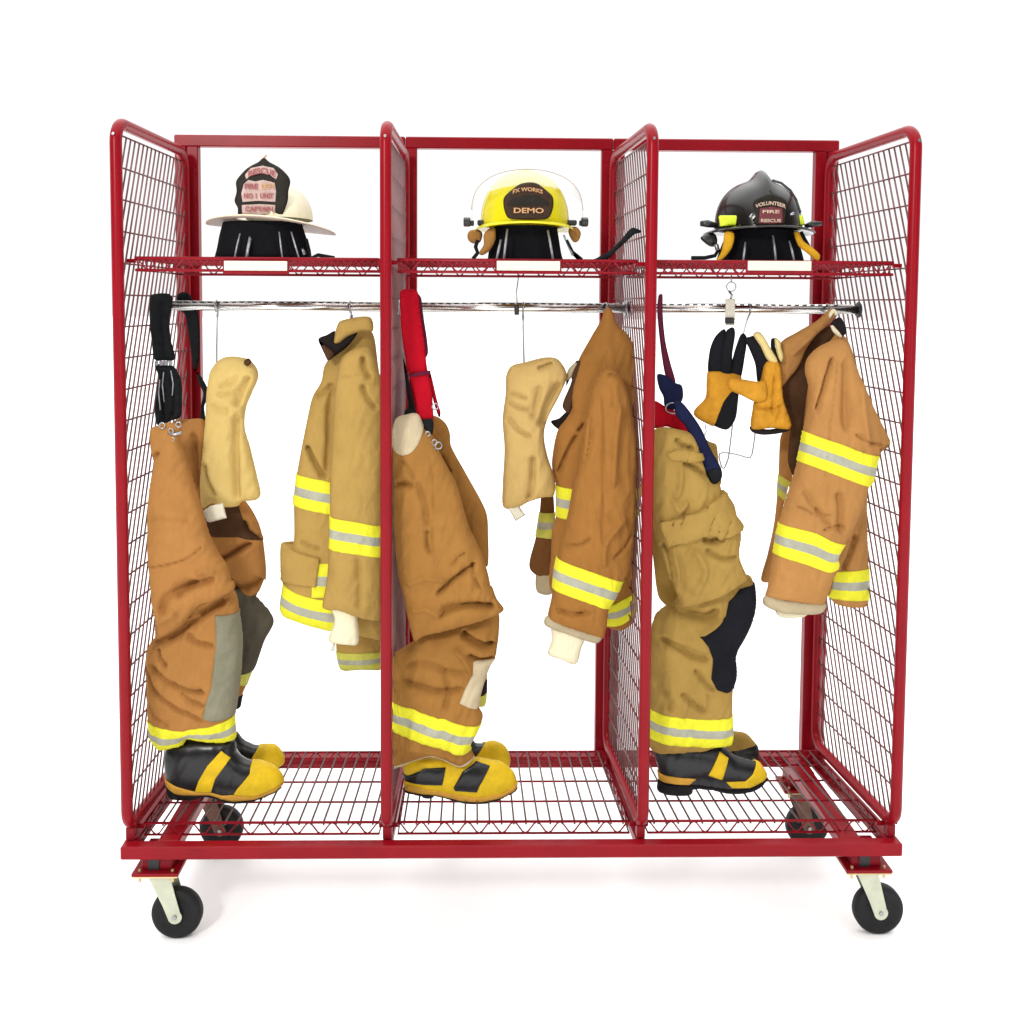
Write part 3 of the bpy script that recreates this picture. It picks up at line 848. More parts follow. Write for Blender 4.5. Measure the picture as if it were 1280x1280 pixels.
webbing('clip', B2([(238, 830), (300, 850), (300, 900), (240, 915)]), .20, 'strapblack', p2, cap=.006)
mb = MB()
for (x, y, r) in ((382, 985, 3), (410, 1090, 4), (450, 1060, 4.5), (425, 1040, 3.5), (430, 810, 4)):
    c = at(*B2([(x, y)])[0], .075); ring = [c+Vector((math.cos(t)*r/520, 0, math.sin(t)*r/520)) for t in [i*math.pi/6 for i in range(12)]]
    mb.tube(ring, .0018, 6, closed=True)
mb.build_each('buckle', M['steel'], p2)

# ---- third pair
F1 = (800, 500); F2 = (800, 720)
p3 = thing('turnout_trousers', at(870, 900, .20), 'golden turnout trousers with a cargo pocket, black knee patch and navy suspender', 'trousers', P_GROUP)
up3 = K(*F1, [(70, 230), (110, 190), (170, 180), (250, 195), (340, 222), (385, 300), (420, 420), (470, 545), (530, 560), (552, 650), (592, 715), (612, 790), (672, 880), (662, 1040), (702, 1150), (738, 1220)]) + \
    K(*F2, [(728, 25), (640, 72), (560, 125), (440, 172), (360, 195), (282, 208), (262, 170), (215, 40)]) + K(*F1, [(190, 1180), (120, 980), (80, 800)])
lo3 = K(*F2, [(300, 60), (600, 0), (735, 0), (766, 150), (742, 280), (690, 395), (630, 500), (636, 640), (616, 720), (610, 900), (610, 1110), (500, 1132), (400, 1162), (250, 1172), (70, 1150), (60, 880), (65, 600), (75, 360), (110, 250), (170, 205), (240, 160)])
soft('leg', lo3, .160, 'p3', p3, k=.85, cap=.073, seed=9, wr=.006,
     strokes=[('g', K(*F2, [(180, 200), (350, 225), (420, 235), (500, 180)]), 5, -.014),
              ('f', K(*F2, [(440, 470), (330, 430), (220, 395), (95, 340)]), 6, .012),
              ('g', K(*F2, [(100, 370), (220, 430), (330, 490), (440, 510)]), 4, -.010),
              ('g', K(*F2, [(330, 570), (400, 660), (470, 720)]), 3, -.009),
              ('g', K(*F2, [(240, 720), (320, 800), (420, 860)]), 3.5, -.009),
              ('g', K(*F2, [(370, 350), (420, 320), (520, 240)]), 2.5, .008),
              ('g', K(*F2, [(90, 680), (160, 760), (180, 860)]), 4, -.007), ('g', K(*F2, [(420, 720), (425, 800), (420, 870)]), 1.5, -.004)],
     patches=[patch('knee_pad', K(*F2, [(560, 135), (640, 60), (780, 40), (800, 150), (770, 290), (660, 500), (670, 640), (640, 705), (545, 728), (480, 702), (440, 632), (450, 500), (420, 420), (368, 355), (470, 300), (540, 225)]), 'blackpad', .003, smooth=False),
              band(K(*F2, [(60, 872), (350, 898), (610, 910)]), K(*F2, [(60, 1062), (300, 1090), (610, 1112)]))])
soft('leg_top', up3, .095, 'p3', p3, k=.8, cap=.074, seed=79, wr=.006,
     strokes=[('g', K(*F1, [(260, 395), (350, 440), (450, 520)]), 3, -.013),
              ('g', K(*F1, [(220, 240), (260, 290), (350, 320)]), 3, -.011),
              ('g', K(*F1, [(200, 640), (230, 710), (290, 640)]), 4, .010),
              ('g', K(*F1, [(250, 420), (240, 560), (200, 640)]), 4, .008),
              ('g', K(*F1, [(330, 960), (400, 1100), (330, 1280)]), 5, .010),
              ('g', K(*F1, [(130, 920), (180, 1000), (230, 1250)]), 3, -.014),
              ('g', K(*F1, [(220, 960), (260, 1100), (270, 1280)]), 3, -.007),
              ('g', K(*F1, [(400, 960), (500, 1020), (640, 1030)]), 3.5, -.009),
              ('g', K(*F1, [(380, 890), (450, 910), (540, 890)]), 3, -.012)],
     patches=[patch('pocket_flap', K(*F1, [(118, 795), (370, 712), (470, 650), (535, 618), (610, 700), (650, 850), (545, 888), (450, 862), (370, 868), (272, 910), (182, 944)]), 'p3', .015),
              patch('waist_tab', K(*F1, [(165, 345), (220, 318), (390, 352), (410, 398), (250, 388), (180, 385)]), 'p3', .007)])
soft('leg', K(*F1, [(60, 700), (150, 760), (250, 1000), (300, 1280)]) + K(*F2, [(330, 150), (280, 260), (190, 210), (130, 150), (112, 90), (100, 0)]), .27, 'p3', p3, k=.7, cap=.05, seed=11)
soft('leg', K(*F2, [(450, 940), (620, 1030), (700, 1045), (750, 1090), (770, 1130), (600, 1170), (450, 1160)]), .30, 'p3', p3, k=.8, cap=.05, seed=12)
soft('waist_back', K(*F1, [(380, 250), (470, 280), (510, 300), (525, 420), (540, 560), (470, 560), (400, 420)]), .21, 'p3', p3, k=.6, cap=.03, seed=13)
L3 = lambda l: K(790, 350, l, 996/210)
webbing('suspender_strap', L3([(158, 90), (180, 85), (182, 200), (198, 360), (225, 480), (258, 610), (205, 590), (172, 420), (150, 200)]), .19, 'strapmaroon', p3)
webbing('suspender_strap', L3([(150, 560), (210, 570), (258, 610), (295, 625), (304, 690), (288, 730), (250, 770), (195, 750), (185, 690), (160, 640)]), .17, 'strapnavy', p3, cap=.009)
webbing('suspender_strap', L3([(250, 715), (295, 725), (350, 790), (410, 880), (470, 1010), (530, 1120), (520, 1170), (450, 1165), (400, 1060), (360, 950), (310, 860), (260, 800)]), .095, 'strapnavy', p3, cap=.006)
webbing('suspender_strap', L3([(120, 720), (200, 750), (290, 800), (345, 905), (300, 905), (210, 870), (120, 870)]), .185, 'strapred', p3, cap=.006)
webbing('clip', L3([(450, 1130), (525, 1120), (530, 1180), (480, 1215), (455, 1185)]), .09, 'strapblack', p3, cap=.006)
mb = MB()
c = at(*L3([(245, 760)])[0], .155); mb.tube([c+Vector((math.cos(t)*.020, 0, math.sin(t)*.014)) for t in [i*math.pi/8 for i in range(16)]], .002, 6, closed=True)
mb.build_each('buckle', M['steel'], p3)

# =================================================================== boots
BG = 'rubber boots standing on the lower shelf'
def boot(org, outl, Y, base, label, patches, sole, seed=0, k=.8, cap=.05):
    b = thing('boot', at(org[0], org[1], Y), label, 'boot', BG)
    soft('upper', outl, Y, base, b, k=k, cap=cap, seed=seed, wr=.0012, step=2.2, patches=[dict(p, sublevel=False) for p in patches+[patch('sole', sole, 'sole', .005)]])
    return b
C1 = lambda l: K(180, 880, l, 6.4)
C2 = lambda l: K(480, 880, l, 6.4)
C3 = lambda l: K(800, 880, l, 6.4)
boot((270, 998), C1([(165, 380), (163, 470), (172, 560), (190, 640), (212, 735), (320, 748), (430, 738), (480, 716), (560, 722), (660, 765), (770, 772), (880, 755), (1000, 715), (1085, 665), (1112, 625), (1108, 585), (1080, 535), (1020, 492), (930, 460), (850, 455), (790, 430), (745, 380),
      (725, 290), (600, 270), (400, 270), (220, 310)]), .175, 'bootblack', 'black boot with yellow toe and strap under the leftmost trousers, nearer of the pair',
     [patch('strap', C1([(640, 335), (712, 392), (655, 470), (600, 545), (562, 660), (436, 650), (470, 560), (540, 440)]), 'bootyellow', .003),
      patch('toe_cap', C1([(868, 430), (940, 400), (1060, 440), (1180, 560), (1125, 600), (1050, 650), (900, 700), (740, 680), (770, 630), (810, 585), (865, 520)]), 'bootyellow', .003),
      patch('rand', C1([(140, 555), (280, 612), (430, 652), (560, 663), (640, 688), (740, 682), (900, 702), (1050, 652), (1140, 600), (1130, 615), (1050, 680), (900, 725), (740, 735), (640, 715), (555, 682), (300, 680), (150, 625)]), 'bootrand', .0035)],
     C1([(100, 612), (200, 630), (300, 683), (555, 685), (640, 718), (740, 738), (900, 728), (1050, 683), (1180, 605), (1180, 850), (100, 850)]), seed=21)
boot((310, 960), C1([(600, 200), (740, 220), (800, 290), (900, 332), (960, 325), (1045, 330), (1100, 385), (1118, 430), (1110, 475), (1060, 515), (900, 540), (600, 530)]), .345, 'bootblack',
     'black boot with yellow toe behind the nearer boot of the leftmost trousers',
     [patch('toe_cap', C1([(930, 325), (960, 290), (1060, 290), (1180, 400), (1150, 460), (1060, 500), (850, 500), (840, 470), (880, 400)]), 'bootyellow', .003)],
     C1([(560, 500), (850, 505), (1060, 502), (1180, 450), (1180, 600), (560, 600)]), seed=22)
boot((570, 998), C2([(150, 400), (160, 560), (162, 660), (180, 695), (300, 715), (330, 740), (385, 735), (400, 712), (520, 738), (640, 772), (830, 772), (960, 728), (1045, 680), (1060, 620), (1050, 570), (1020, 520), (940, 462), (840, 445), (760, 430), (700, 425), (560, 440), (400, 430)]), .178, 'bootyellow',
     'yellow boot with two black side panels under the middle trousers, nearer of the pair',
     [patch('side_panel', C2([(130, 545), (190, 545), (330, 480), (495, 475), (470, 602), (330, 602), (130, 585)]), 'bootblack', .003),
      patch('side_panel', C2([(560, 620), (630, 500), (740, 440), (845, 470), (765, 600), (742, 655), (570, 645)]), 'bootblack', .003),
      patch('rand', C2([(200, 615), (400, 650), (560, 680), (760, 710), (960, 680), (1090, 600), (1080, 650), (930, 718), (780, 742), (640, 738), (520, 712), (400, 690), (170, 668)]), 'bootrand', .0035)],
     C2([(100, 660), (170, 672), (400, 693), (520, 715), (640, 741), (780, 745), (930, 721), (1100, 640), (1100, 850), (100, 850)]), seed=23)
boot((600, 960), C2([(600, 300), (700, 280), (740, 315), (800, 315), (870, 300), (950, 330), (995, 400), (1002, 460), (990, 500), (900, 525), (700, 525), (600, 500)]), .345, 'bootblack',
     'black boot with mustard toe behind the nearer yellow boot in the middle bay',
     [patch('toe_cap', C2([(745, 380), (830, 290), (870, 270), (1000, 300), (1060, 440), (1000, 495), (760, 500), (720, 430)]), 'bootyellow', .003)],
     C2([(560, 497), (760, 503), (1000, 498), (1060, 480), (1060, 600), (560, 600)]), seed=24)
boot((880, 990), C3([(100, 300), (112, 400), (140, 500), (155, 600), (158, 690), (270, 712), (402, 712), (412, 658), (560, 665), (700, 696), (860, 690), (970, 640), (1008, 585), (1005, 550), (980, 510), (940, 462), (850, 440), (760, 410), (700, 360), (640, 320), (500, 310)]), .18, 'bootblack',
     'black boot with short yellow strap under the golden trousers, nearer of the pair',
     [patch('strap', C3([(618, 352), (685, 400), (632, 558), (525, 520)]), 'bootyellow', .004),
      patch('toe_cap', C3([(925, 455), (960, 440), (1060, 540), (960, 595), (860, 632), (715, 630), (668, 580), (820, 580), (880, 530)]), 'bootyellow', .003),
      patch('rand', C3([(110, 532), (425, 552), (375, 600), (120, 590)]), 'bootrand', .003)],
     C3([(100, 612), (400, 615), (560, 640), (700, 662), (860, 655), (970, 610), (1060, 560), (1060, 800), (100, 800)]), seed=25)
boot((930, 955), C3([(600, 300), (700, 290), (860, 290), (930, 320), (950, 360), (945, 430), (900, 475), (750, 490), (600, 480)]), .345, 'bootblack',
     'plain black toe of a boot behind the nearer boot of the golden trousers', [],
     C3([(560, 450), (800, 462), (960, 430), (1000, 600), (560, 600)]), seed=26)

# =================================================================== jackets
JG = 'turnout jackets hung from the rail'
def hook(name, pxy, Y, parent, top=None, m='steel', drop=None):
    """wire hanger hook over the rail, stem down to pxy"""
    s = at(pxy[0], pxy[1], Y); mb = MB()
    pts = []
    xr = s.x if top is None else at(top, 385, YR).x
    for q in range(11):
        a = -.35*math.pi+q/10*1.35*math.pi
        pts.append(Vector((xr, YR-.0165*math.cos(a)*1.0, ZR+.0165*math.sin(a))))
    pts = pts[::-1]; pts = [Vector((xr, YR+(p.y-YR), p.z)) for p in pts]
    neck = Vector((xr, YR, ZR-.032)); 
    pts = pts[::-1]
    path = [pts[-1-i] for i in range(len(pts))]
    path = path[::-1]
    path = [neck if False else p for p in path]
    # from the free tip, over the rail, then to the stem
    tip_back = sorted(path, key=lambda p: 0)
    mb.tube(path+[Vector((xr, YR+.004, ZR-.030)), Vector((s.x, Y, s.z+.02)), s], .0019, 7)
    return mb.build(name, M[m], parent)

# ---- first jacket
G1 = (330, 380); G2 = (330, 610)
j1 = thing('turnout_jacket', at(420, 830, .25), 'light golden turnout jacket with a pocket flap and lime bands, hung in the left bay', 'jacket', JG)
body1 = K(*G1, [(432, 365), (400, 420), (380, 520), (325, 615), (292, 750), (250, 960), (218, 1140), (205, 1260)]) + \
    K(*G2, [(198, 60), (196, 370), (132, 380), (130, 620), (115, 825), (230, 885), (400, 935), (560, 960), (700, 1000), (790, 1000), (800, 500)]) + \
    K(*G1, [(800, 900), (790, 600), (760, 400), (735, 220), (690, 160), (600, 180), (520, 260)])
soft('jacket_body', body1, .22, 'j1', j1, k=.75, cap=.075, seed=31, wr=.003,
     strokes=[('g', K(*G1, [(290, 920), (350, 1030), (430, 1150)]), 3, -.018),
              ('g', K(*G1, [(470, 520), (420, 570), (350, 610)]), 4, -.010),
              ('g', K(*G1, [(480, 500), (450, 700), (450, 900), (430, 1150)]), 4, -.012),
              ('g', K(*G2, [(250, 330), (330, 360), (400, 380)]), 3, -.006)],
     patches=[band(K(*G1, [(205, 1125), (300, 1135), (470, 1162)]), K(*G2, [(185, 98), (300, 118), (460, 145)])),
              band(K(*G2, [(120, 620), (250, 672), (370, 702), (480, 712)]), K(*G2, [(100, 832), (280, 895), (450, 930), (560, 935)])),
              band(K(*G2, [(372, 468), (450, 465)]), K(*G2, [(362, 690), (450, 690)])),
              patch('pocket_flap', K(*G2, [(110, 372), (395, 432), (372, 615), (110, 600)]), 'j1', .008)])
sl1 = K(*G1, [(470, 620), (490, 470), (520, 360), (600, 300), (700, 290), (745, 380), (790, 560), (800, 900)]) + \
    K(*G2, [(800, 100), (795, 500), (780, 870), (700, 880), (600, 850), (500, 815), (430, 815), (390, 790), (420, 600), (440, 300)]) + K(*G1, [(440, 1180), (455, 900)])
soft('sleeve', sl1, .125, 'j1', j1, k=.85, cap=.06, seed=32, wr=.0035,
     strokes=[('g', K(*G1, [(490, 470), (580, 472), (660, 465)]), 1.2, -.004),
              ('g', K(*G1, [(660, 340), (680, 440), (720, 500)]), 3, -.012),
              ('g', K(*G1, [(660, 520), (700, 620), (760, 700)]), 2.5, -.010),
              ('g', K(*G2, [(640, 420), (650, 620), (640, 800)]), 4, -.006)],
     patches=[band(K(*G2, [(425, 183), (600, 200), (800, 245)]), K(*G2, [(415, 392), (600, 410), (800, 450)]))])
soft('cuff', K(*G2, [(455, 790), (600, 800), (622, 860), (628, 1035), (540, 1045), (440, 1030), (430, 1000), (470, 880)]), .125, 'knit', j1, k=.7, cap=.035, wr=.003, wscale=2, seed=3)
soft('collar', K(*G1, [(465, 255), (485, 150), (510, 112), (640, 85), (715, 95), (725, 180), (640, 185), (560, 215), (500, 260)]), .155, 'j1', j1, k=.7, cap=.03, seed=33, wr=.002)
soft('collar_lining', K(*G1, [(362, 235), (420, 205), (475, 180), (480, 250), (600, 180), (625, 190), (560, 280), (470, 350), (430, 375), (395, 310)]), .165, 'lining', j1, k=.5, cap=.02, wr=.002)
soft('storm_flap', K(*G1, [(365, 245), (400, 270), (470, 330), (430, 378), (405, 340)]), .15, 'brownlining', j1, k=.6, cap=.015, wr=.001)
soft('sleeve', K(*G2, [(505, 900), (790, 880), (790, 1195), (650, 1205), (508, 1200)]), .36, 'j1', j1, k=.6, cap=.045, seed=34,
     patches=[band(K(*G2, [(500, 1085), (790, 1075)]), K(*G2, [(500, 1205), (790, 1198)]), mats=('limedull', 'silver'))])
mb = MB(); a_ = at(*K(*G2, [(470, 1020)])[0], .15); b_ = at(*K(*G2, [(455, 1085)])[0], .15); mb.tube([a_, b_], .005, 6); mb.build('thumb_loop', M['tagw'], j1)

# ---- second jacket
H1 = (650, 370); H2 = (650, 600)
j2 = thing('turnout_jacket', at(740, 830, .25), 'rust tan turnout jacket with its sleeve and cream cuff forward, hung in the middle bay', 'jacket', JG)
body2 = K(*H1, [(590, 75), (620, 110), (645, 180), (720, 260), (760, 340), (775, 600), (790, 900), (805, 1280)]) + \
    K(*H2, [(805, 100), (785, 280), (775, 720), (765, 930), (680, 1000), (590, 985), (450, 900), (300, 800), (200, 720), (205, 520), (215, 330), (240, 240), (240, 30)]) + \
    K(*H1, [(230, 1230), (212, 1110), (250, 900), (330, 780), (330, 650), (380, 450), (470, 280), (540, 160), (560, 100)])
soft('jacket_body', body2, .23, 'j2', j2, k=.7, cap=.07, seed=41, wr=.004,
     strokes=[('g', K(*H1, [(380, 900), (310, 1020), (240, 1190)]), 2, -.014),
              ('g', K(*H1, [(540, 160), (480, 270), (420, 400)]), 3, -.012),
              ('g', K(*H1, [(370, 890), (400, 870), (420, 830)]), 2, -.010)],
     patches=[band(K(*H2, [(225, 30), (300, 35), (400, 45)]), K(*H2, [(225, 235), (300, 240), (400, 250)]), ext=(4, 0)),
              band(K(*H2, [(600, 800), (760, 730), (800, 715)]), K(*H2, [(560, 955), (660, 945), (790, 870)])),
              band(K(*H2, [(755, 45), (815, 30)]), K(*H2, [(755, 225), (800, 225)]))])
sl2 = K(*H1, [(455, 720), (490, 590), (560, 490), (640, 500), (700, 590), (742, 760), (772, 950), (775, 1280)]) + \
    K(*H2, [(765, 300), (735, 600), (690, 670), (645, 770), (595, 850), (575, 990), (540, 1060), (400, 1010), (200, 940), (185, 900), (210, 780), (235, 560), (320, 220), (358, 0)]) + \
    K(*H1, [(375, 1180), (425, 900)])
soft('sleeve', sl2, .125, 'j2', j2, k=.8, cap=.065, seed=42, wr=.0045, rot=0,
     strokes=[('g', K(*H1, [(555, 525), (640, 528), (700, 600), (735, 740)]), 1.6, -.009), ('g', K(*H2, [(280, 420), (400, 400), (470, 350)]), 1.8, -.006), ('g', K(*H2, [(600, 500), (690, 420), (740, 330)]), 1.8, -.007), ('g', K(*H2, [(230, 880), (300, 850), (420, 870)]), 1.3, -.005), ('g', K(*H1, [(470, 780), (460, 950), (430, 1100)]), 1.6, -.006),
              ('f', K(*H1, [(350, 1250), (400, 900), (465, 700)]), 4, .0),
              ('g', K(*H1, [(660, 700), (620, 950), (600, 1270)]), 6, .010),
              ('g', K(*H1, [(540, 600), (545, 900), (540, 1270), (530, 1700)]), 1.2, -.004),
              ('g', K(*H2, [(700, 220), (560, 380), (540, 560)]), 5, .008),
              ('g', K(*H2, [(220, 830), (330, 870), (480, 850)]), 3, -.006)],
     patches=[band(K(*H2, [(252, 515), (450, 575), (695, 668)]), K(*H2, [(208, 712), (400, 770), (605, 852)]), ext=(5, 3))])
soft('cuff_trim', K(*H2, [(180, 905), (300, 950), (420, 985), (550, 1020), (515, 1088), (400, 1060), (170, 972)]), .12, 'cuffrim', j2, k=.9, cap=.058, wr=.003, wscale=2, seed=4)
soft('cuff', K(*H2, [(225, 970), (430, 1030), (410, 1120), (372, 1228), (280, 1200), (188, 1160), (210, 1070)]), .13, 'knit', j2, k=.6, cap=.03, wr=.002, wscale=2, seed=5)
soft('sleeve', K(*H2, [(150, 60), (215, 60), (230, 300), (205, 640), (65, 590), (105, 380), (130, 220)]), .335, 'shadebrown', j2, k=.7, cap=.045, seed=43,
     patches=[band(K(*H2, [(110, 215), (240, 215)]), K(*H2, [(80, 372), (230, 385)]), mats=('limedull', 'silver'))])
soft('cuff', K(*H2, [(118, 600), (215, 600), (215, 755), (112, 742)]), .335, 'cuffrim', j2, k=.6, cap=.03, wr=.001)
soft('storm_flap', K(*H1, [(385, 430), (320, 500), (345, 560), (290, 700), (285, 745), (330, 780), (390, 600), (420, 460)]), .215, 'brownlining', j2, k=.5, cap=.025, wr=.002)
soft('flap_edge', K(*H1, [(383, 430), (318, 498), (308, 600), (330, 560), (372, 500)]), .212, 'cuffrim', j2, k=.5, cap=.012, wr=.001)
soft('collar_lining', K(*H1, [(205, 838), (260, 815), (335, 755), (335, 860), (268, 893)]), .25, 'lining', j2, k=.6, cap=.02, wr=.001)

# ---- third jacket
I1 = (940, 370); I2 = (940, 560)
j3 = thing('turnout_jacket', at(1020, 780, .25), 'orange tan turnout jacket hanging open with dark lining showing, at the right end', 'jacket', JG)
body3 = K(*I1, [(560, 250), (620, 270), (660, 340), (700, 480), (760, 640), (790, 900)]) + K(*I2, [(790, 0), (762, 300), (770, 700), (775, 1040), (680, 1065), (560, 1040), (500, 980), (400, 900), (350, 500), (330, 100)]) + K(*I1, [(350, 800), (400, 500)])
soft('jacket_body', body3, .205, 'j3', j3, k=.7, cap=.065, seed=51, wr=.004,
     strokes=[('g', K(*I2, [(660, 540), (630, 640), (570, 800)]), 2.5, -.012)],
     patches=[band(K(*I2, [(540, 798), (640, 795), (780, 788)]), K(*I2, [(520, 988), (640, 995), (780, 1002)]))])
sl3 = K(*I1, [(352, 500), (368, 415), (450, 335), (580, 285), (640, 320), (695, 480), (760, 620), (830, 780), (918, 955), (918, 1000), (850, 1048), (832, 1085), (800, 1240)]) + \
    K(*I2, [(770, 255), (745, 360), (665, 550), (612, 640), (560, 735), (578, 770), (545, 860), (500, 990), (470, 1050), (300, 1030), (95, 995), (102, 930), (130, 780), (180, 500), (250, 270), (300, 110)]) + \
    K(*I1, [(345, 890), (372, 720), (375, 600)])
soft('sleeve', sl3, .105, 'j3', j3, k=.68, cap=.07, seed=52, wr=.004, rot=0,
     strokes=[('g', K(*I1, [(520, 390), (480, 500), (440, 640), (400, 780)]), 2, -.014), ('g', K(*I2, [(270, 370), (330, 390), (370, 420)]), 1.4, -.005), ('g', K(*I2, [(390, 380), (440, 420), (500, 430)]), 1.4, -.006), ('g', K(*I2, [(430, 530), (520, 500), (600, 520)]), 1.5, -.006), ('g', K(*I1, [(640, 900), (740, 960), (860, 980)]), 2, -.007),
              ('g', K(*I1, [(600, 400), (590, 600), (590, 900)]), 6, -.010), ('g', K(*I1, [(545, 380), (520, 600), (480, 900), (440, 1250)]), 1.1, -.003),
              ('g', K(*I1, [(690, 560), (700, 800), (720, 1000)]), 7, .010),
              ('g', K(*I2, [(530, 260), (560, 400), (560, 560)]), 5, -.010),
              ('g', K(*I2, [(300, 250), (420, 420), (500, 500)]), 4, -.007),
              ('g', K(*I1, [(820, 1020), (870, 1010), (915, 980)]), 3, -.008)],
     patches=[band(K(*I1, [(345, 900), (450, 940), (560, 975), (700, 1030), (850, 1065)]), K(*I1, [(298, 1095), (430, 1140), (560, 1190), (680, 1235), (790, 1270)]), ext=(6, 6)),
              band(K(*I2, [(185, 500), (380, 540), (500, 600), (625, 640)]), K(*I2, [(148, 700), (330, 750), (480, 805), (580, 790)]), ext=(6, 4))])
soft('cuff_trim', K(*I2, [(88, 985), (250, 1005), (490, 1035), (465, 1100), (360, 1112), (200, 1100), (78, 1045)]), .10, 'cuffrim', j3, k=.9, cap=.06, wr=.003, wscale=2, seed=6)
soft('cuff', K(*I2, [(160, 1060), (380, 1080), (350, 1125), (250, 1135), (175, 1120)]), .14, 'knit', j3, k=.6, cap=.03, wr=.001)
soft('jacket_front', K(*I1, [(185, 320), (300, 240), (430, 165), (530, 80), (560, 110), (520, 180), (440, 250), (370, 340), (310, 470), (240, 560), (195, 600), (175, 480)]), .20, 'j3', j3, k=.7, cap=.04, seed=53,
     strokes=[('g', K(*I1, [(230, 400), (300, 340), (420, 230)]), 4, .008)])
soft('jacket_lining', K(*I1, [(190, 560), (290, 480), (350, 360), (430, 240), (540, 200), (600, 260), (560, 300), (400, 420), (410, 700), (340, 950), (290, 1200), (240, 1100), (255, 850), (210, 700)]), .225, 'brownlining', j3, k=.5, cap=.03, seed=54)
soft('collar', K(*I1, [(520, 190), (580, 140), (605, 160), (632, 235), (600, 272), (560, 250)]), .16, 'lining', j3, k=.6, cap=.02, wr=.001)
soft('jacket_front', K(*I1, [(190, 940), (250, 860), (275, 980), (265, 1280)]) + K(*I2, [(240, 250), (170, 600), (135, 880), (60, 880), (105, 700), (150, 480), (175, 200)]), .30, 'j3', j3, k=.6, cap=.03, seed=55,
     patches=[band(K(*I2, [(150, 160), (260, 230)]), K(*I2, [(150, 290), (250, 390)]), mats=('limedull', 'silver'))])
soft('neck_loop', K(*I1, [(520, 190), (545, 200), (600, 265), (585, 280), (540, 240)]), .145, 'knit', j3, k=.6, cap=.006, wr=0, step=2)
soft('neck_loop', K(*I1, [(510, 120), (540, 85), (575, 110), (560, 140), (545, 115), (520, 150)]), .17, 'knit', j3, k=.6, cap=.006, wr=0, step=2)

# hangers
def wire_hanger(label, stem, Yst, X, arms=True, name='wire_hanger'):
    """hook over the rail and a triangular wire frame across the rail"""
    g = 'wire hangers on the rail'
    st = at(stem[0], stem[1], YR); x0 = at(X, 385, YR).x
    root = thing(name, (x0, YR, st.z-.1), label, 'hanger', g)
    mb = MB(); pts = []
    for q in range(13):
        a = math.radians(-150+q*20)      # round the top of the rail
        pts.append(Vector((x0, YR-math.cos(a+math.pi/2)*.0150, ZR+math.sin(a+math.pi/2)*.0150)))
    zs = st.z
    path = pts+[Vector((x0, YR+.006, ZR-.026)), Vector((x0, YR, ZR-.04)), Vector((st.x, YR, zs+.01)), Vector((st.x, YR, zs))]
    mb.tube(path, .0024, 8)
    mb.build('hook', M['steel'], root)
    if arms:
        mb = MB(); w = .19
        mb.tube([Vector((st.x, YR, zs)), Vector((st.x, YR-w, zs-.09)), Vector((st.x, YR-w+.01, zs-.10)), Vector((st.x, YR+w-.01, zs-.10)), Vector((st.x, YR+w, zs-.09)), Vector((st.x, YR, zs))], .0019, 8)
        mb.build('shoulder_wire', M['steel'], root)
    return root
wire_hanger('steel wire hanger carrying the light golden jacket', (440, 398), YR, 438, False)
wire_hanger('steel wire hanger carrying the rust tan jacket', (759, 392), YR, 758, False)
wire_hanger('steel wire hanger carrying the orange tan jacket', (1040, 390), YR, 1034, False)
wire_hanger('straight steel hook holding the cream hood in the left bay', (271, 455), YR, 271, False, 'hanger_hook')
wire_hanger('thin steel hook holding the buff hood in the middle bay', (655, 458), YR, 654, False, 'hanger_hook')

# =================================================================== hoods
HG = 'knitted fire hoods on hooks'
h1 = thing('fire_hood', at(290, 640, YR), 'cream knitted fire hood on a hook in the left bay', 'hood', HG)
N1 = lambda l: K(200, 430, l)
N2 = lambda l: K(590, 430, l)
soft('hood_cloth', N1([(318, 260), (335, 180), (395, 105), (470, 82), (560, 92), (600, 105), (650, 170), (654, 230), (612, 330), (574, 430), (566, 560), (600, 680), (648, 880), (672, 1000), (640, 1040), (545, 1052), (520, 1080), (430, 1088), (350, 1062), (280, 1092), (264, 950), (280, 750), (302, 500), (308, 350)]),
     .22, 'hood', h1, k=.8, cap=.06, seed=61, wr=.0045, wscale=.9,
     strokes=[('g', N1([(530, 440), (520, 600), (525, 800), (525, 1050)]), 4.5, -.014),
              ('g', N1([(400, 280), (470, 260), (540, 210)]), 3.5, -.006), ('g', N1([(390, 330), (470, 325), (540, 320)]), 3, -.006),
              ('g', N1([(610, 200), (560, 300), (520, 420)]), 4, -.012),
              ('g', N1([(310, 780), (330, 900), (390, 1010)]), 3, -.010),
              ('g', N1([(350, 400), (400, 430), (480, 440)]), 5, -.006)])
soft('care_tag', N1([(288, 1115), (330, 1080), (420, 1060), (446, 1160), (330, 1190), (310, 1180)]), .155, 'tagw', h1, k=.5, cap=.004, wr=.001, smooth=False, step=2.5)
soft('seam_knot', N1([(560, 115), (590, 95), (610, 120), (590, 145), (565, 140)]), .19, 'brownlining', h1, k=.6, cap=.01, wr=0, step=1.6)
h2 = thing('fire_hood', at(660, 640, YR), 'buff knitted fire hood on a hook beside the rust tan jacket', 'hood', HG)
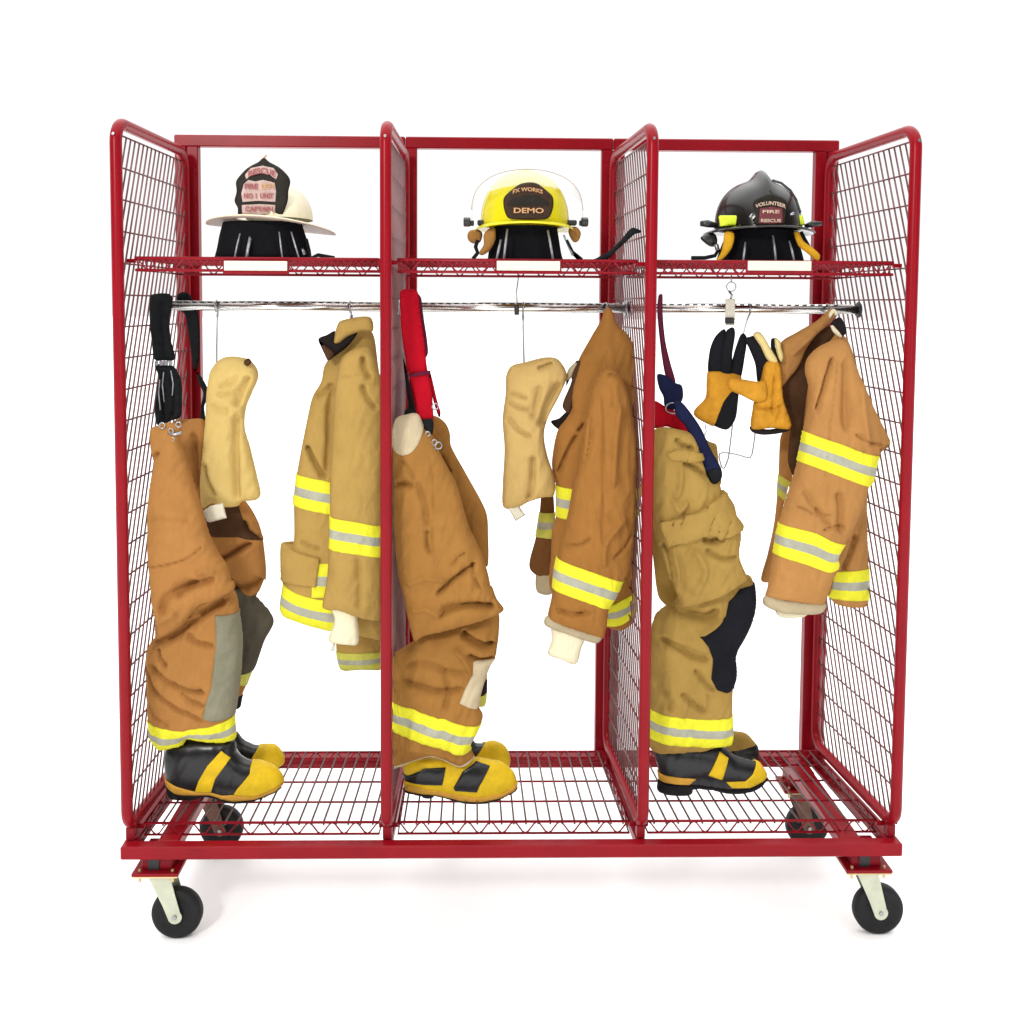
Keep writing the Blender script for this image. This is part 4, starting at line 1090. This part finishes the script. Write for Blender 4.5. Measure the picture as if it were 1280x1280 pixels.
soft('hood_cloth', N2([(228, 210), (265, 145), (350, 122), (430, 100), (500, 88), (570, 100), (620, 165), (632, 225), (585, 340), (512, 480), (480, 600), (502, 740), (552, 900), (545, 1010), (480, 1022), (380, 1052), (300, 1092), (210, 1087), (204, 950), (216, 700), (204, 500), (224, 330)]),
     .20, 'hood2', h2, k=.8, cap=.06, seed=62, wr=.0045, wscale=.9,
     strokes=[('g', N2([(430, 160), (490, 140), (540, 120)]), 2.5, -.012), ('g', N2([(590, 240), (510, 400), (460, 560)]), 6, -.016),
              ('g', N2([(235, 320), (310, 335), (370, 360)]), 2.5, -.007), ('g', N2([(230, 380), (320, 420), (400, 430)]), 2.5, -.007), ('g', N2([(225, 480), (300, 560), (400, 610)]), 3, -.008),
              ('g', N2([(400, 720), (400, 900), (370, 1040)]), 4, -.012), ('g', N2([(450, 260), (430, 380), (400, 500)]), 4, -.008)])
soft('care_tag', N2([(240, 1090), (310, 1075), (356, 1140), (290, 1182)]), .19, 'tagw', h2, k=.5, cap=.004, wr=.001, smooth=False, step=2.5)

# =================================================================== gloves
GG = 'leather work gloves hanging in the right bay'
g1 = thing('work_glove', at(905, 535, .20), 'black and tan leather glove held by its fingertips in a metal clip', 'glove', GG)
soft('palm', L3([(455, 540), (470, 535), (640, 560), (640, 600), (620, 800), (600, 850), (560, 888), (480, 862), (372, 792), (440, 700), (448, 600)]), .20, 'blackpad', g1, k=.7, cap=.022, wr=.002, step=2.2,
     patches=[patch('leather_patch', L3([(430, 545), (600, 545), (660, 590), (570, 665), (530, 720), (500, 800), (478, 872), (350, 800), (430, 700)]), 'glove', .003)])
soft('finger', L3([(456, 560), (458, 430), (490, 340), (545, 290), (560, 330), (555, 450), (545, 560)]), .205, 'blackpad', g1, k=.8, cap=.02, wr=.001, step=2)
soft('finger', L3([(520, 560), (530, 400), (560, 300), (600, 280), (612, 320), (595, 440), (590, 560)]), .195, 'blackpad', g1, k=.8, cap=.02, wr=.001, step=2)
soft('finger', L3([(580, 570), (600, 450), (640, 330), (662, 315), (682, 345), (670, 450), (640, 590)]), .20, 'blackpad', g1, k=.8, cap=.018, wr=.001, step=2)
g2 = thing('work_glove', at(960, 535, .17), 'golden leather glove with its thumb pointing left beside the orange tan jacket', 'glove', GG)
soft('palm', L3([(790, 490), (850, 470), (880, 520), (890, 640), (900, 720), (945, 850), (930, 885), (830, 878), (710, 880), (715, 760), (722, 715), (735, 640), (760, 600)]), .165, 'glove', g2, k=.8, cap=.026, wr=.004, wscale=2, step=2.2, seed=3,
     strokes=[('g', L3([(720, 745), (800, 760), (890, 740)]), 2, -.006), ('g', L3([(840, 560), (830, 700), (820, 800)]), 2, -.005)])
soft('thumb', L3([(568, 590), (600, 580), (740, 602), (790, 600), (800, 700), (740, 725), (650, 685), (585, 655), (565, 625)]), .14, 'glove', g2, k=.8, cap=.018, wr=.002, step=2, seed=4)
soft('finger', L3([(670, 350), (700, 335), (740, 330), (790, 420), (830, 500), (790, 520), (765, 600), (742, 600), (730, 500), (700, 420)]), .175, 'blackpad', g2, k=.8, cap=.016, wr=.001, step=2)
soft('finger', L3([(718, 325), (745, 305), (775, 325), (820, 400), (865, 480), (845, 495), (800, 470), (760, 390)]), .16, 'glovecream', g2, k=.8, cap=.012, wr=.001, step=2)
soft('finger', L3([(825, 350), (845, 345), (850, 400), (885, 470), (885, 490), (855, 480), (825, 420)]), .175, 'blackpad', g2, k=.8, cap=.012, wr=.001, step=2)
soft('finger', L3([(845, 345), (880, 365), (885, 400), (898, 450), (885, 490), (860, 440)]), .165, 'glovecream', g2, k=.8, cap=.010, wr=.001, step=2)
soft('cuff_opening', L3([(700, 868), (800, 885), (925, 870), (935, 892), (860, 912), (770, 918), (710, 900)]), .17, 'lining', g2, k=.8, cap=.024, wr=.001, step=2)
cl = thing('glove_clip', at(912, 400, .25), 'metal spring clip under the upper shelf gripping the black and tan glove', 'clip')
a_ = at(*L3([(555, 112)])[0], .245); b_ = at(*L3([(612, 270)])[0], .235)
mb = MB(); mb.box((a_.x, .240, b_.z), (b_.x, .246, a_.z), .001); mb.build('clip_plate', M['card'], cl)
mb = MB(); c = at(*L3([(578, 240)])[0], .236); mb.box(c-Vector((.012, .003, .008)), c+Vector((.012, .003, .008)), .002); mb.build('clip_jaw', M['darkhole'], cl)
mb = MB(); c = at(*L3([(588, 40)])[0], .245); mb.tube([c+Vector((math.cos(t)*.0125, 0, math.sin(t)*.0125)) for t in [i*math.pi/8 for i in range(16)]], .0013, 6, closed=True)
mb.tube([at(*L3([(575, 65)])[0], .245), at(*L3([(592, 90)])[0], .245), at(*L3([(585, 115)])[0], .245)], .003, 6)
mb.tube([c+Vector((0, 0, .012)), c+Vector((0, 0, .03))], .002, 6)
mb.build('ring', M['steel'], cl)
hg = thing('wire_hanger', at(905, 590, .24), 'bent steel wire hanger dangling behind the gloves in the right bay', 'hanger', 'wire hangers on the rail')
mb = MB()
x0 = at(690+790-790, 0, .24).x
pl = L3([(700, 195), (685, 230), (665, 300), (640, 420), (610, 640), (595, 860), (585, 950), (570, 1060), (545, 1118), (532, 1110), (520, 1030), (600, 1030), (700, 1055), (712, 1030), (725, 950), (730, 900)])
pp = densify(pl, 4, False)
top = at(pl[0][0], pl[0][1], .26)
hk = [Vector((top.x, YR-math.cos(math.radians(-150+q*20)+math.pi/2)*.015, ZR+math.sin(math.radians(-150+q*20)+math.pi/2)*.015)) for q in range(13)]
mb.tube(hk+[at(p[0], p[1], .26-.02*min(1, i/20)) for i, p in enumerate(pp)], .0021, 6)
mb.tube([at(*q, .26) for q in L3([(435, 860), (440, 900), (425, 925)])], .0016, 6)
mb.build('wire', M['steel'], hg)
sh = thing('rail_clip', at(646, 385, YR), 'small black clip with a thin wire on the middle rail', 'clip')
mb = MB(); c = at(646, 386, .25); mb.box(c-Vector((.006, .008, .016)), c+Vector((.006, .008, .010)), .002); mb.build('clip_body', M['darkhole'], sh)
mb = MB(); mb.tube([at(646.5, 380, .26), at(645.5, 365, .26), at(648, 347, .26)], .0014, 6); mb.build('wire', M['steel'], sh)

# =================================================================== helmets
def dome(name, c, rx, ry, rz, m, parent, ridges=6, ramp=.05, crest=0., n=64, mrow=22, power=1., open_=True, hzf=0.):
    vs = []; fs = []
    for j in range(mrow+1):
        phi = math.pi/2*j/mrow
        for k in range(n):
            th = 2*math.pi*k/n
            r = math.cos(phi)**power; 
            rid = 1+ramp*max(0, math.cos(th*ridges))**12*math.sin(phi)**.5*math.cos(phi)
            cre = crest*math.exp(-(math.sin(th)**2)*0)*0
            x = rx*r*math.cos(th)*rid; y = ry*r*math.sin(th)*rid; z = rz*math.sin(phi)*(1+.4*(rid-1))
            # front to back comb
            z += crest*math.exp(-(x/(rx*.16))**2)*math.sin(phi)*(.3+.7*math.sin(phi))
            vs.append(Vector(c)+Vector((x, y, z)))
    for j in range(mrow):
        for k in range(n): fs.append((j*n+k, j*n+(k+1) % n, (j+1)*n+(k+1) % n, (j+1)*n+k))
    return mk(name, vs, fs, M[m], parent)
def brim(name, c, rx, ryf, ryb, ix, iy, m, parent, droop=.012, thick=.005, rot=0., n=72, slope=0., lift=0., under=None):
    prof = []
    vs = []; fs = []; rows = 8
    top = []
    for s_ in (0, 1):
        for j in range(rows+1):
            t = j/rows
            for k in range(n):
                th = 2*math.pi*k/n
                ro = (rx, ryf if math.sin(th) < 0 else ryb)
                x = (ix*(1-t)+ro[0]*t)*math.cos(th); y = (iy*(1-t)+ro[1]*t)*math.sin(th)
                z = -droop*t**1.6 + lift*t*t*max(0, -math.sin(th))
                edge = -thick if s_ else 0
                if t > .93: edge = -thick*.75 if s_ else -thick*.2
                z += edge + slope*x
                # drop toward the sides
                z -= .010*t*abs(math.cos(th))**2
                xr = x*math.cos(rot)-y*math.sin(rot); yr = x*math.sin(rot)+y*math.cos(rot)
                vs.append(Vector(c)+Vector((xr, yr, z)))
    R1 = (rows+1)*n
    for j in range(rows):
        for k in range(n):
            a, b = j*n+k, j*n+(k+1) % n; fs.append((a, a+n, b+n, b)); 
    nt_ = len(fs)
    for j in range(rows):
        for k in range(n):
            a, b = R1+j*n+k, R1+j*n+(k+1) % n; fs.append((a, b, b+n, a+n))
    for k in range(n):
        a, b = rows*n+k, rows*n+(k+1) % n; fs.append((a, a+R1, b+R1, b))
        a, b = k, (k+1) % n; fs.append((a, b, b+R1, a+R1))
    ms = [M[m]]+([M[under]] if under else [])
    fm = [0]*nt_+[1 if under else 0]*(rows*n)+[0]*(2*n)
    return mk(name, vs, fs, ms, parent, fm=fm)
def skirt(name, c, r0, r1, h, m, parent, ry=.85, n=56, amp=.004, seed=0, z1=None):
    vs = []; fs = []; rows = 7
    for s_ in (0, 1):
        for j in range(rows+1):
            t = j/rows
            for k in range(n):
                th = 2*math.pi*k/n; r = r0+(r1-r0)*t+amp*t*noise.noise((math.cos(th)*4, math.sin(th)*4, seed+t))*3-s_*.003
                vs.append(Vector(c)+Vector((r*math.cos(th), r*ry*math.sin(th), -h*t)))
    R1 = (rows+1)*n
    for j in range(rows):
        for k in range(n):
            a, b = j*n+k, j*n+(k+1) % n; fs.append((a, a+n, b+n, b)); fs.append((R1+a, R1+b, R1+b+n, R1+a+n))
    for k in range(n):
        a, b = rows*n+k, rows*n+(k+1) % n; fs.append((a, a+R1, b+R1, b))
    return mk(name, vs, fs, M[m], parent)
def rods(pairs, Yf, parent, m='glossgrey', r=.0032, name='glossgrey'):  # slim glossy tubes for the pale streaks down the neck cloth
    for (a, b) in pairs:
        mb = MB(); pa = at(a[0], a[1], Yf+.006); pb = at(b[0], b[1], Yf-.012)
        mb.tube([pa, pa.lerp(pb, .5)-Vector((0, .002, 0)), pb], [r*.8, r, r*.9], 8); mb.build(name, M[m], parent)
YH = .20
HELG = 'fire helmets on the upper shelf'
# ---- white traditional helmet
hx = at(338, 275, YH)
he1 = thing('fire_helmet', Vector((hx.x, YH, ZU)), 'white wide brimmed fire helmet with a tall black leather front badge', 'helmet', HELG)
dome('shell', hx+Vector((.024, 0, 0)), .084, .105, .090, 'hwhite', he1, ridges=8, ramp=.05, crest=.012)
brim('brim', hx+Vector((.002, 0, -.001)), .165, .125, .185, .086, .106, 'hwhite', he1, droop=.010, thick=.005, slope=-.07, lift=.014, under='pink')
skirt('neck_cloth', hx+Vector((-.020, .0, -.008)), .100, .122, .089, 'skirt', he1, seed=1)
rods([((312, 296), (307, 323)), ((349, 290), (353, 323)), ((364, 290), (374, 323)), ((300, 292), (293, 323))], YH-.108, he1, r=.0022)
rods([((313, 298), (308, 323))], YH-.112, he1, r=.0036)
Q1 = lambda l: K(240, 180, l, 1280/190)
bd = soft('front_badge', Q1([(395, 600), (385, 540), (358, 480), (375, 400), (370, 320), (400, 270), (470, 200), (560, 150), (605, 115), (650, 150), (740, 200), (810, 270), (828, 320), (812, 400), (808, 470), (790, 530), (750, 600), (600, 612)]), YH-.10, 'leather', he1,
          k=.2, cap=.006, wr=0, step=2.2,
          patches=[patch('badge_panel', Q1([(450, 262), (500, 205), (600, 185), (690, 205), (728, 258), (712, 300), (660, 262), (580, 248), (500, 268), (462, 298)]), 'badgewhite', .0012),
                   patch('badge_panel', Q1([(440, 340), (480, 305), (540, 318), (600, 305), (660, 318), (700, 330), (712, 400), (705, 490), (560, 480), (430, 490), (420, 420)]), 'badgewhite', .0012),
                   patch('badge_panel', Q1([(425, 515), (580, 508), (705, 515), (700, 590), (580, 598), (425, 590)]), 'badgewhite', .0012)])
yb_ = YH-.112
for s_, px, py, sz, wd, cm in (('RESCUE', 589, 228, .020, 225, 'badgered'), ('FIRE', 500, 360, .019, 110, 'badgered'), ('DEPT', 640, 360, .019, 110, 'badgegold'), ('NO 1', 490, 440, .018, 105, 'badgered'), ('UNIT', 630, 440, .018, 110, 'badgered'), ('CAPTAIN', 565, 550, .017, 230, 'badgered')):
    q = Q1([(px, py)])[0]; text('badge_lettering', s_, sz, at(q[0], q[1], yb_), cm, he1, w=wd/(1280/190)/ppm(yb_), arc=8. if s_ == 'RESCUE' else 0)
mb = MB(); q0, q1 = Q1([(605, 120), (625, 95)]); mb.tube([at(*q0, YH-.10), at(*q1, YH-.09)], .0022, 8); mb.build('badge_tip', M['badgegold'], he1)
st = MB()
pts = [at(x, y, YH-.04) for x, y in Q1([(290, 760), (240, 830), (210, 930), (230, 970)])]; st.tube(pts, .0045, 8)
st.build('chin_strap', M['strapblack'], he1)
st = MB(); st.tube([at(x, y, YH-.04) for x, y in Q1([(300, 790), (262, 850)])], .003, 6)
st.tube([at(x, y, YH-.06) for x, y in Q1([(925, 880), (950, 930)])], .0045, 6)
st.build_each('buckle', M['steel'], he1)
st = MB(); st.tube([at(x, y, YH-.04) for x, y in Q1([(960, 800), (985, 900), (1000, 960), (1060, 935), (1200, 960)])], .005, 8); st.build('chin_strap', M['strapblack'], he1)
# ---- yellow helmet
hx = at(657, 279, YH)
he2 = thing('fire_helmet', Vector((hx.x, YH, ZU)), 'yellow fire helmet with a raised clear visor and brown leather badge', 'helmet', HELG)
dome('shell', hx+Vector((-.002, 0, -.004)), .114, .125, .136, 'hyellow', he2, ridges=8, ramp=.03, crest=.003, power=.8)
brim('brim', hx+Vector((-.002, 0, -.002)), .128, .148, .17, .108, .118, 'hyellow', he2, droop=.004, thick=.006)
skirt('neck_cloth', hx+Vector((.0, .0, -.010)), .082, .098, .086, 'skirt', he2, seed=2)
Q2 = lambda l: K(560, 190, l, 1280/190)
rods([tuple(Q2([(445, 740), (410, 900)])), tuple(Q2([(500, 650), (470, 900)])), tuple(Q2([(840, 660), (885, 905)])), tuple(Q2([(975, 700), (1050, 870)]))], YH-.11, he2, r=.0032)
soft('front_badge', Q2([(465, 420), (480, 370), (560, 300), (620, 265), (700, 255), (760, 270), (850, 340), (885, 385), (885, 470), (860, 540), (820, 568), (520, 562), (480, 510)]), YH-.142, 'brownleather', he2,
     k=.2, cap=.006, wr=0, step=2.2, patches=[patch('badge_rim', Q2([(500, 430), (560, 395), (640, 372), (760, 372), (850, 430), (850, 450), (500, 450)]), 'leather', .0012)])
for s_, px, py, sz, wd in (('FX WORKS', 672, 315, .013, 250), ('DEMO', 680, 495, .0175, 250)):
    q = Q2([(px, py)])[0]; text('badge_lettering', s_, sz, at(q[0], q[1], YH-.1505), 'badgegold', he2, w=wd/(1280/190)/ppm(YH-.15), arc=5. if s_ != 'DEMO' else 0)
# clear visor swung up over the crown
vs = []; fs = []; nu, nv = 40, 8
pvl = at(*Q2([(190, 600)])[0], YH-.02); pvr = at(*Q2([(1140, 600)])[0], YH-.02); cxx = (pvl.x+pvr.x)/2; rx_ = (pvr.x-pvl.x)/2
for s_ in (0, 1):
    for j in range(nv+1):
        el = math.radians(38+44*j/nv)
        for i in range(nu+1):
            th = math.pi*i/nu
            x = -math.cos(th)*(rx_-.002-s_*.0025); rr_ = math.sin(th)**.58*(.143-s_*.0025)
            vs.append(Vector((cxx+x, YH-.02-rr_*math.cos(el), pvl.z+rr_*math.sin(el)*.93+.004)))
W_ = nu+1; R1 = (nv+1)*W_
for j in range(nv):
    for i in range(nu):
        a = j*W_+i; fs.append((a, a+1, a+W_+1, a+W_)); fs.append((R1+a, R1+a+W_, R1+a+W_+1, R1+a+1))
for i in range(nu):
    fs.append((i, R1+i, R1+i+1, i+1)); a = nv*W_+i; fs.append((a, a+1, R1+a+1, R1+a))
mk('visor', vs, fs, M['visor'], he2)
ed = MB()
ed.tube([vs[nv*W_+i] for i in range(1, nu)], .0012, 6)
ed.build_each('visor_edge', M['visoredge'], he2)
for sx, q in ((-1, (160, 590)), (1, (1150, 590))):
    c = at(*Q2([q])[0], YH-.03); mb = MB(); mb.cyl(c-Vector((.009, 0, 0)), c+Vector((.009, 0, 0)), .012, 16, .2)
    mb.box(c+Vector((-sx*.008, -.006, -.010)) - Vector((.006, 0, 0)), c+Vector((-sx*.008, .006, .004))+Vector((.010, 0, 0)), .002)
    mb.build('visor_knob', M['blackplastic'], he2)
    c2 = at(*Q2([(290 if sx < 0 else 1040, 600)])[0], YH-.035); mb = MB(); mb.box(c2-Vector((.013, .01, .006)), c2+Vector((.013, .01, .008)), .003); mb.build('visor_arm', M['blackplastic'], he2)
soft('ear_flap', Q2([(165, 690), (190, 660), (260, 655), (290, 690), (270, 760), (210, 770), (170, 740)]), YH-.01, 'tanflap', he2, k=.8, cap=.012, wr=.001, step=1.8)
soft('ear_flap', Q2([(300, 700), (340, 650), (395, 640), (400, 740), (350, 830), (290, 870), (260, 850), (300, 780)]), YH-.06, 'tanflap', he2, k=.8, cap=.014, wr=.001, step=1.8)
soft('ear_flap', Q2([(1020, 640), (1080, 630), (1118, 680), (1100, 745), (1060, 760), (1020, 700)]), YH-.02, 'tanflap', he2, k=.8, cap=.014, wr=.001, step=1.8)
st = MB()
st.tube([at(x, y, YH-.05) for x, y in Q2([(250, 740), (232, 800), (250, 850), (210, 900)])], .005, 8)
st.build('chin_strap', M['strapblack'], he2)
stp = K(720, 270, [(-30, 395), (0, 380), (60, 440), (180, 430), (250, 395), (330, 350), (440, 250), (520, 150), (570, 115), (655, 150), (640, 170), (590, 180), (500, 260), (400, 350), (330, 425), (200, 460), (60, 465)], 8)
webbing('chin_strap', stp, YH-.13, 'strapblack', he2, cap=.005)
st = MB(); st.tube([at(x, y, YH-.12) for x, y in Q2([(1000, 740), (1050, 840), (1130, 905)])], .0035, 8); st.build('chin_strap', M['strapblack'], he2)
# ---- black helmet
hx = at(948, 284, YH)
he3 = thing('fire_helmet', Vector((hx.x, YH, ZU)), 'glossy black fire helmet with lime tape squares and gold ear flaps', 'helmet', HELG)
dome('shell', hx+Vector((-.002, 0, -.002)), .110, .125, .120, 'hblack', he3, ridges=4, ramp=.07, crest=.026, power=.85)
brim('brim', hx+Vector((.0, 0, -.002)), .140, .155, .18, .106, .118, 'hblack', he3, droop=.004, thick=.006)
Q3 = lambda l: K(860, 200, l, 1280/180)
skirt('neck_cloth', hx+Vector((.005, .0, -.010)), .085, .110, .078, 'skirt', he3, seed=3)
rods([tuple(Q3([(510, 730), (490, 900)])), tuple(Q3([(755, 670), (780, 890)])), tuple(Q3([(900, 720), (945, 900)]))], YH-.11, he3, r=.003)
soft('front_badge', Q3([(590, 570), (600, 480), (580, 380), (640, 330), (740, 300), (850, 340), (880, 390), (860, 500), (850, 575), (720, 585)]), YH-.140, 'leather', he3, k=.2, cap=.005, wr=0, step=2,
     patches=[patch('badge_panel', Q3([(635, 430), (740, 415), (835, 430), (840, 560), (740, 572), (625, 560)]), 'badgedarkred', .0012)])
for s_, px, py, sz, wd in (('VOLUNTEER', 735, 385, .0125, 270), ('FIRE', 738, 460, .011, 150), ('RESCUE', 738, 540, .011, 180)):
    q = Q3([(px, py)])[0]; text('badge_lettering', s_, sz, at(q[0], q[1], YH-.1475), 'badgepink', he3, w=wd/(1280/180)/ppm(YH-.147), arc=6. if s_ == 'VOLUNTEER' else 0)
def on_shell(name, lst, Yq, m, cap=.003): return soft(name, Q3(lst), Yq, m, he3, k=.3, cap=cap, wr=0, step=2, smooth=False)
o = on_shell('lime_tape', [(268, 492), (470, 492), (468, 580), (285, 590)], YH-.085, 'limetape'); 
o = on_shell('lime_tape', [(950, 492), (1020, 490), (1040, 580), (965, 585)], YH-.075, 'limetape')
st = MB()
st.tube([at(x, y, YH-.03) for x, y in Q3([(110, 565), (170, 565), (260, 585)])], [.007, .010, .006], 10)
st.tube([at(x, y, YH-.03) for x, y in Q3([(1040, 590), (1100, 570), (1190, 565)])], [.005, .009, .005], 10)
st.tube([at(x, y, YH-.12) for x, y in Q3([(750, 180), (830, 205), (910, 270), (960, 350), (1000, 470)])], .0032, 8)
st.build_each('goggle_strap', M['blackplastic'], he3)
soft('goggle_lens', Q3([(110, 690), (160, 660), (230, 650), (260, 700), (250, 760), (200, 770), (140, 730)]), YH-.03, 'blackplastic', he3, k=.7, cap=.015, wr=0, step=1.8)
soft('ear_flap', Q3([(330, 640), (400, 640), (412, 700), (385, 790), (320, 870), (240, 912), (290, 830), (310, 750)]), YH-.09, 'goldflap', he3, k=.8, cap=.010, wr=.001, step=1.8)
soft('ear_flap', Q3([(940, 640), (985, 640), (1030, 720), (1120, 790), (1175, 850), (1150, 895), (1060, 830), (980, 760)]), YH-.09, 'goldflap', he3, k=.8, cap=.010, wr=.001, step=1.8)
st = MB()
st.tube([at(x, y, YH-.05) for x, y in Q3([(240, 740), (270, 800), (240, 850), (150, 870), (30, 870)])], .005, 8)
st.tube([at(x, y, YH-.06) for x, y in Q3([(1000, 640), (1030, 700), (1070, 770)])], .006, 8)
st.build('chin_strap', M['strapblack'], he3)
st = MB(); st.tube([at(x, y, YH-.06) for x, y in Q3([(250, 750), (262, 800)])], .006, 6)
st.tube([at(x, y, YH-.135) for x, y in Q3([(545, 510), (575, 480)])], .003, 6); st.tube([at(x, y, YH-.125) for x, y in Q3([(905, 490), (945, 470)])], .004, 6)
st.build_each('buckle', M['steel'], he3)

# =================================================================== light
w = bpy.data.worlds.new('World'); scene.world = w; w.use_nodes = True
nt = w.node_tree; bg = nt.nodes['Background']
tc = nt.nodes.new('ShaderNodeTexCoord'); sp = nt.nodes.new('ShaderNodeSeparateXYZ')
nt.links.new(tc.outputs['Generated'], sp.inputs[0])
def mr(src, a, b, c, d):
    m_ = nt.nodes.new('ShaderNodeMapRange'); m_.interpolation_type = 'SMOOTHSTEP'
    for k_, v in (('From Min', a), ('From Max', b), ('To Min', c), ('To Max', d)): m_.inputs[k_].default_value = v
    nt.links.new(src, m_.inputs['Value']); return m_.outputs['Result']
top_ = mr(sp.outputs['Z'], .35, .95, 0, WTOP := 2.5)
back_ = mr(sp.outputs['Y'], -.15, .5, .12, 1.06)
ad = nt.nodes.new('ShaderNodeMath'); ad.operation = 'ADD'; nt.links.new(top_, ad.inputs[0]); nt.links.new(back_, ad.inputs[1])
nt.links.new(ad.outputs[0], bg.inputs['Strength']); bg.inputs['Color'].default_value = (1, 1, 1, 1)

def area(name, loc, tgt, size, power, col=(1, 1, 1)):
    l = bpy.data.lights.new(name, 'AREA'); l.shape = 'RECTANGLE'; l.size = size[0]; l.size_y = size[1]; l.energy = power; l.color = col
    o = bpy.data.objects.new(name, l); COL.objects.link(o); o.location = loc
    o.rotation_euler = (Vector(tgt)-Vector(loc)).to_track_quat('-Z', 'Y').to_euler(); return o
area('key_softbox', (-1.9, -3.7, 3.2), (0, 0, 1.0), (.7, .6), 104, (1, .98, .95))
area('fill_softbox', (1.9, -4.0, 1.7), (.2, 0, 1.1), (1.4, 1.4), 16)

scene.view_settings.view_transform = 'Standard'
scene.view_settings.look = 'None'
scene.view_settings.exposure = 0
scene.view_settings.gamma = 1
scene.view_settings.use_curve_mapping = False
scene.cycles.max_bounces = 8
